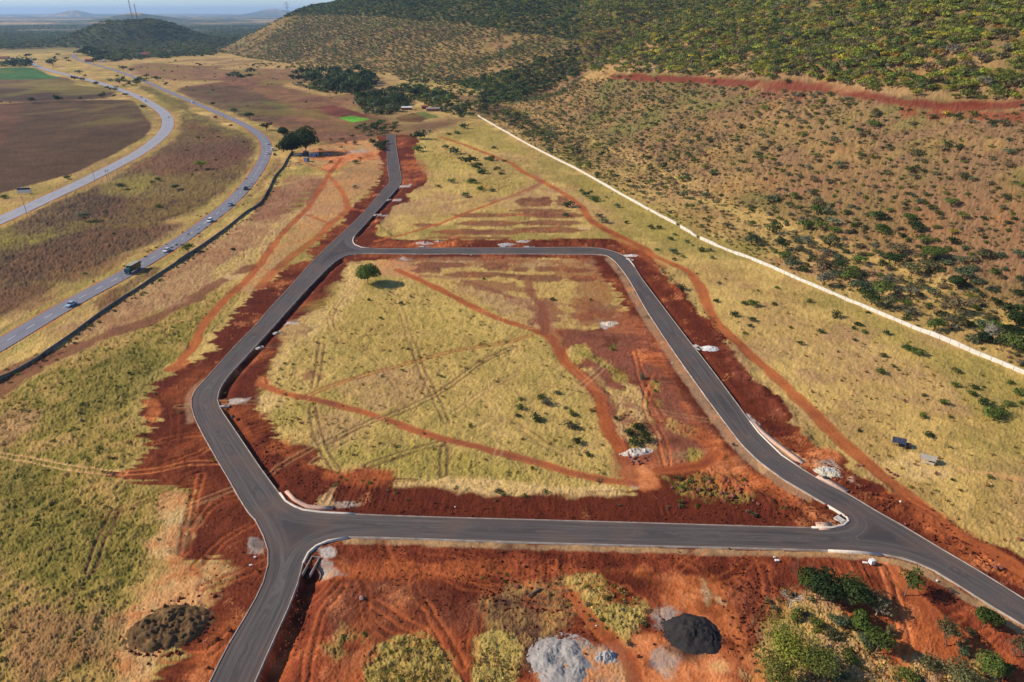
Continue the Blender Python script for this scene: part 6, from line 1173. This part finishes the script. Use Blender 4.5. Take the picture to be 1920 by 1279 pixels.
heap(1552, 884, 3.0, 2.0, .8, (214, 200, 170), 'cream heap of sand beside the east road bend', 'heap', 9, R(-30), .3, nm='sand_heap', c2=(190, 186, 180))
heap(1331, 653, 2.6, 1.8, .8, (232, 226, 216), 'round white heap of lime beside the drain', 'heap', 10, 0, .2, nm='lime_heap')
heap(1193, 848, 4.0, 1.6, .9, (214, 198, 180), 'low white ridge of lime at the end of the bush clump', 'heap', 11, R(15), .4, nm='lime_heap')
heap(950, 458, 3.8, 1.6, .6, (190, 184, 176), 'first small grey heap along the upper cross road', 'heap', 12, 0, .3, nm='gravel_heap'); heap(985, 453, 4, 2, .7, (200, 186, 172), 'pale heap above the upper cross road drain', 'heap', 13, 0, .3, nm='gravel_heap')
heap(795, 456, 4.5, 2, .7, (206, 176, 158), 'pinkish heap on the upper cross road left of the middle', 'heap', 14, 0, .3, nm='gravel_heap'); heap(822, 453, 2.2, 1.2, .7, (200, 180, 164), 'small heap beside the pinkish one', 'heap', 15, 0, .3, nm='gravel_heap')
heap(1185, 479, 4, 1.4, .5, (228, 214, 200), 'white spill heap at the corner of the east road', 'heap', 16, 0, .3, nm='lime_heap'); heap(1142, 607, 3.6, 2, .5, (228, 206, 178), 'cream heap in the north east of the block', 'heap', 17, .3, .3, nm='sand_heap')
M_rockr = plain("red_boulder", (140, 82, 66), vary=.3, scale=2.5, bump=.05)
def boulder(px_, py_, s, lb, mat, seed):
    import bmesh
    bm = bmesh.new(); bmesh.ops.create_icosphere(bm, subdivisions=2, radius=.5*s); rr = random.Random(seed); ax = [Vector((rr.uniform(-1, 1), rr.uniform(-1, 1), rr.uniform(-1, 1))).normalized() for _ in range(7)]
    for v in bm.verts:
        for a in ax:
            d = v.co.dot(a)-.33*s
            if d > 0: v.co -= a*d*.9
        v.co.z *= .75
    me = bpy.data.meshes.new('boulder'); bm.to_mesh(me); bm.free(); u_, v_ = W1(px_, py_); o = link('boulder', me, mat, loc=(u_, v_, .22*s+zat(u_, v_)), rotz=rr.uniform(0, 6)); tag(o, lb[0], 'boulder', lb[1])
BA = ('red boulder in the weedy rubble inside the south east block corner', 'rubble boulders'); BB = ('dark red clod in the row beside the white lime ridge', 'clods by the lime ridge'); BC = ('dark boulder lying beside the orange track near the shelters', 'boulders beside the orange track')
for k, (a, b, s) in enumerate(((1374, 932, 1.5), (1387, 926, .8), (1352, 925, .9), (1405, 930, 1.0), (1421, 946, .9), (1412, 940, .8), (1385, 918, 1.2), (1310, 918, 1.0), (1280, 922, .9), (1276, 912, .8), (1330, 905, 1.1), (1433, 932, .9), (1500, 945, 1.0), (1475, 950, .8), (1365, 905, 1.3), (1400, 912, .9), (1260, 915, .7), (1425, 925, .7))): boulder(a, b, s, BA, M_rockr, k)
for k, (a, b, s) in enumerate(((1180, 857, .8), (1188, 861, .9), (1196, 865, .9), (1203, 869, .8), (1192, 858, .8), (1207, 860, .9), (1214, 857, .7), (1184, 866, .7), (1198, 871, .8), (1212, 864, .7), (1186, 870, .6))): boulder(a, b, s, BB, M_rockr, 40+k)
for k, (a, b, s) in enumerate(((1607, 874, .9), (1616, 873, .8), (1662, 881, .9), (1668, 886, .8), (1676, 891, 1.0), (1682, 893, .9), (1672, 896, .7), (1912, 1012, 1.0), (1866, 1066, 1.3), (1876, 1066, 1.1), (1627, 899, .9))): boulder(a, b, s, BC, M_rockr, 60+k)
M_dkrock = plain("dark_rock", (60, 62, 66), vary=.2, scale=3)
boulder(1547, 897, 1.2, ('dark blue boulder sitting on the kerb slab strip', None), M_dkrock, 80); boulder(437, 783, 1.3, ('dark grey boulder beside the inner kerb of the west road bend', None), M_dkrock, 81); boulder(678, 1123, 1.0, ('pale pink boulder on red soil below the cross road', None), plain('pink_rock', (190, 150, 135)), 82); boulder(970, 1101, 1.0, ('red boulder right of the weeds below the cross road', None), M_rockr, 83); boulder(1375, 834, .8, ('small dark rock at the east road shoulder', None), M_dkrock, 84)
M_slab = plain("pink_concrete", (212, 172, 146), vary=.15, scale=1.2)
def slabstrip(pts, w, H, label, mat=M_slab, name='concrete_apron'):
    P = smooth(fl(pts), 2); V, F = sweep(P, [(-w/2, -.5), (-w/2, H), (w/2, H), (w/2, -.5)]); o = link(name, raw_mesh(name, V, F[:, ::-1]), mat); return tag(o, label, 'concrete apron')
slabstrip([(1412, 792), (1432, 812), (1470, 842), (1506, 868)], 1.3, .14, 'pinkish raised concrete strip along the outer bend of the east road')
slabstrip([(1532, 893), (1560, 906), (1588, 922)], 1.5, .14, 'shorter pinkish concrete strip after the sand heap')
slabstrip([(537, 921), (552, 937), (575, 949), (624, 952)], .8, .16, 'low pinkish curb strip inside the south west junction corner')
slabstrip([(1532, 987), (1560, 986)], 2.2, .1, 'pale rough concrete patch at the sharp block corner')
def inlet(px_, py_, rot, label, L=2.4, Wd=1.0):
    u_, v_ = W1(px_, py_); t = empty('storm_drain', (u_, v_, 0), rot); tag(t, label, 'drain', 'concrete storm drains'); m = plain('drain_concrete', (206, 194, 178), vary=.15) if 'drain_concrete' not in bpy.data.materials else bpy.data.materials['drain_concrete']
    f = MB()
    f.box((0, Wd/2, -.05), (L, .12, .4)); f.box((-L/2+.075, 0, -.053), (.15, Wd-.16, .39)); f.box((L/2-.075, 0, -.053), (.15, Wd-.16, .39)); f.box((0, -Wd/2, -.06), (L, .12, .38)); f.build('frame', m, t)
    MB().box((-L*.2, 0, .17), (L*.4, Wd+.05, .05)).build('lid', m, t); MB().box((0, 0, -.1), (L-.3, Wd-.3, .04)).build('pit', M_dark, t)
inlet(1308, 651, R(-62), 'white concrete drain box on the east road beside the lime heap', 3.4, 1.4); inlet(1181, 487, R(-50), 'concrete drain at the top corner of the east road', 3.4, 1.4)
inlet(795, 463, 0, 'concrete drain on the upper cross road under the pinkish heap', 5, 1.2); inlet(947, 463, 0, 'concrete drain on the upper cross road middle', 5, 1.2); inlet(992, 463, 0, 'concrete drain on the upper cross road right of the middle', 5, 1.2)
inlet(729, 375, R(55), 'concrete drain beside the bend of the north road', 3, 1.2); inlet(705, 403, R(55), 'concrete drain beside the lower north road', 3, 1.2); inlet(519, 624, R(50), 'concrete drain on the inner side of the west road', 2.4, 1); inlet(487, 652, R(50), 'concrete drain at the inner west road, nearer one', 2.4, 1); inlet(1578, 972, R(30), 'pale concrete drain basin inside the sharp corner kerb', 2.6, 1.8)
inlet(421, 762, R(10), 'thin concrete drain at the inner west bend', 2.4, .6)
u_, v_ = W1(583, 1062); t = empty('culvert_channel', (u_, v_, 0), R(82)); tag(t, 'open concrete channel sunk beside the kerb of the south west corner', 'culvert')
for s in (-1, 1): MB().box((0, s*.75, -.1), (4.6, .16, .7)).build('side_wall', M_kerb, t)
MB().box((0, 0, -.7), (4.6, 1.3, .1)).build('floor_slab', M_dark, t); MB().box((2.38, 0, -.1), (.16, 1.66, .69)).build('end_wall', M_kerb, t)
def block(px_, py_, d, rot, lb, name='concrete_block'):
    u_, v_ = W1(px_, py_); mb = MB().box((0, 0, 0), d, top=(.9, .88)); o = mb.build(name, M_white, None, .03, (u_, v_, d[2]/2-.02), rot); tag(o, lb, 'concrete block')
block(1634, 1056, (1.0, .9, .9), .3, 'large white concrete block south of the junction'); block(1622, 1055, (.9, .5, .15), -.2, 'flat white slab beside the large block'); block(1457, 1051, (.9, .5, .2), 0, 'white slab below the cross road, beside the bare tree'); block(1452, 1045, (.4, .3, .15), 0, 'tiny white slab piece above the other slab')
block(478, 1045, (.5, .4, .2), .2, 'small white block beside the grey spill, upper one'); block(470, 1060, (.6, .35, .2), .4, 'small white block beside the grey spill, lower one'); block(1757, 1089, (.5, .3, .2), .5, 'small white rubble piece beside the lower right kerb'); block(1688, 941, (.4, .4, .3), .5, 'tiny white stone on the east soil bank'); block(853, 951, (.3, .3, .2), 0, 'tiny white stone above the cross road'); block(1260, 681, (.4, .3, .2), 0, 'tiny white stone on the red soil inside the east road'); block(883, 478.5, (.7, .4, .2), 0, 'white stone below the upper cross road')
block(1266, 551, (.3, .3, .2), 0, 'tiny white stone beside the upper east bank'); block(1710, 841, (.5, .4, .3), 0, 'small white block beside the black box'); block(1118, 1174, (.3, .2, .2), 0, 'tiny white piece on the grass above the grey heap')
# felled log and scattered clods
u_, v_ = W1(1003, 1112); lg = MB().tube((-1.3, -.9, .2), (1.0, .8, .35), .16, .22, 8).build('log', M_bark, None, 0, (u_, v_, 0)); tag(lg, 'short felled log with a pale cut end among the brush', 'log')
rr = np.random.default_rng(44); V = []; F = []; cs = []
def clods(pts, wd, cnt, s0, s1):
    P = np.array(smooth(fl(pts), 2))
    for _ in range(cnt):
        k = rr.integers(len(P)); c_ = np.array([P[k, 0]+rr.normal()*wd, P[k, 1]+rr.normal()*wd, .02]); 
        if inside(c_[:1], c_[1:2], ROAD)[0] and not inside(c_[:1], c_[1:2], wI)[0]: continue
        s = rr.uniform(s0, s1); n0 = len(V); q_ = rr.normal(0, .25, (8, 3))
        for j, (a, b, h_) in enumerate(((-1, -1, -1), (1, -1, -1), (1, 1, -1), (-1, 1, -1), (-.7, -.7, 1), (.7, -.7, 1), (.7, .7, 1), (-.7, .7, 1))): V.append(c_+np.array([a, b, h_])*s*.5+q_[j]*s)
        F.extend([tuple(n0+i for i in f) for f in ((0, 3, 2, 1), (4, 5, 6, 7), (0, 1, 5, 4), (1, 2, 6, 5), (2, 3, 7, 6), (3, 0, 4, 7))]); cs.extend([alb((120, 60, 42))*rr.uniform(.7, 1.5)]*8)
clods([(1228, 497), (1274, 545), (1332, 605), (1374, 665), (1410, 715), (1460, 755), (1490, 790)], 1.2, 420, .15, .55); clods([(1000, 452), (1145, 452)], 1.5, 200, .2, .6); clods([(1300, 915), (1440, 940), (1540, 965)], 2.2, 260, .12, .45); clods([(500, 800), (520, 840), (560, 890), (620, 920)], 2.5, 160, .1, .35); clods([(1500, 840), (1600, 910), (1720, 970), (1850, 1060)], 2.2, 320, .12, .4)
clods([(900, 1090), (1000, 1120), (1080, 1170)], 4.0, 220, .12, .4); clods([(420, 800), (400, 900), (430, 1000), (420, 1150)], 5.0, 220, .08, .25); clods([(700, 1100), (900, 1150)], 5, 120, .1, .3); clods([(1420, 1090), (1440, 1160), (1430, 1210)], 2.5, 160, .1, .35); clods([(1180, 640), (1230, 760), (1300, 830)], 4, 120, .1, .3)
clods([(318, 1165), (350, 1180), (300, 1190)], 2.8, 260, .15, .55); clods([(1250, 1180), (1290, 1205), (1340, 1200)], 1.6, 90, .08, .25); clods([(1395, 1090), (1410, 1160), (1400, 1210)], 3, 140, .1, .35); clods([(560, 1120), (530, 1210)], 1.2, 80, .1, .3); clods([(700, 1040), (1400, 1060)], 1.5, 160, .08, .25); clods([(640, 945), (1500, 980)], 1.6, 180, .08, .28)
tag(link('clods', raw_mesh('clods', np.array(V), np.array(F), np.array(cs)), M_heap), 'loose red clods and stones scattered on the bare soil', None, None, 'stuff')

# ------------------------------------------------------------------ air
hm = bpy.data.materials.new("haze"); hm.use_nodes = True; nt = hm.node_tree; nt.nodes.clear(); out = nt.nodes.new("ShaderNodeOutputMaterial"); pv = nt.nodes.new("ShaderNodeVolumePrincipled")
pv.inputs["Color"].default_value = (.50, .72, 1.0, 1); pv.inputs["Density"].default_value = 5e-5; pv.inputs["Anisotropy"].default_value = .2; nt.links.new(pv.outputs[0], out.inputs["Volume"])
hz = MB().box((0, 21000, 150), (96000, 52000, 320)).build('haze', hm); tag(hz, None, None, None, 'stuff')
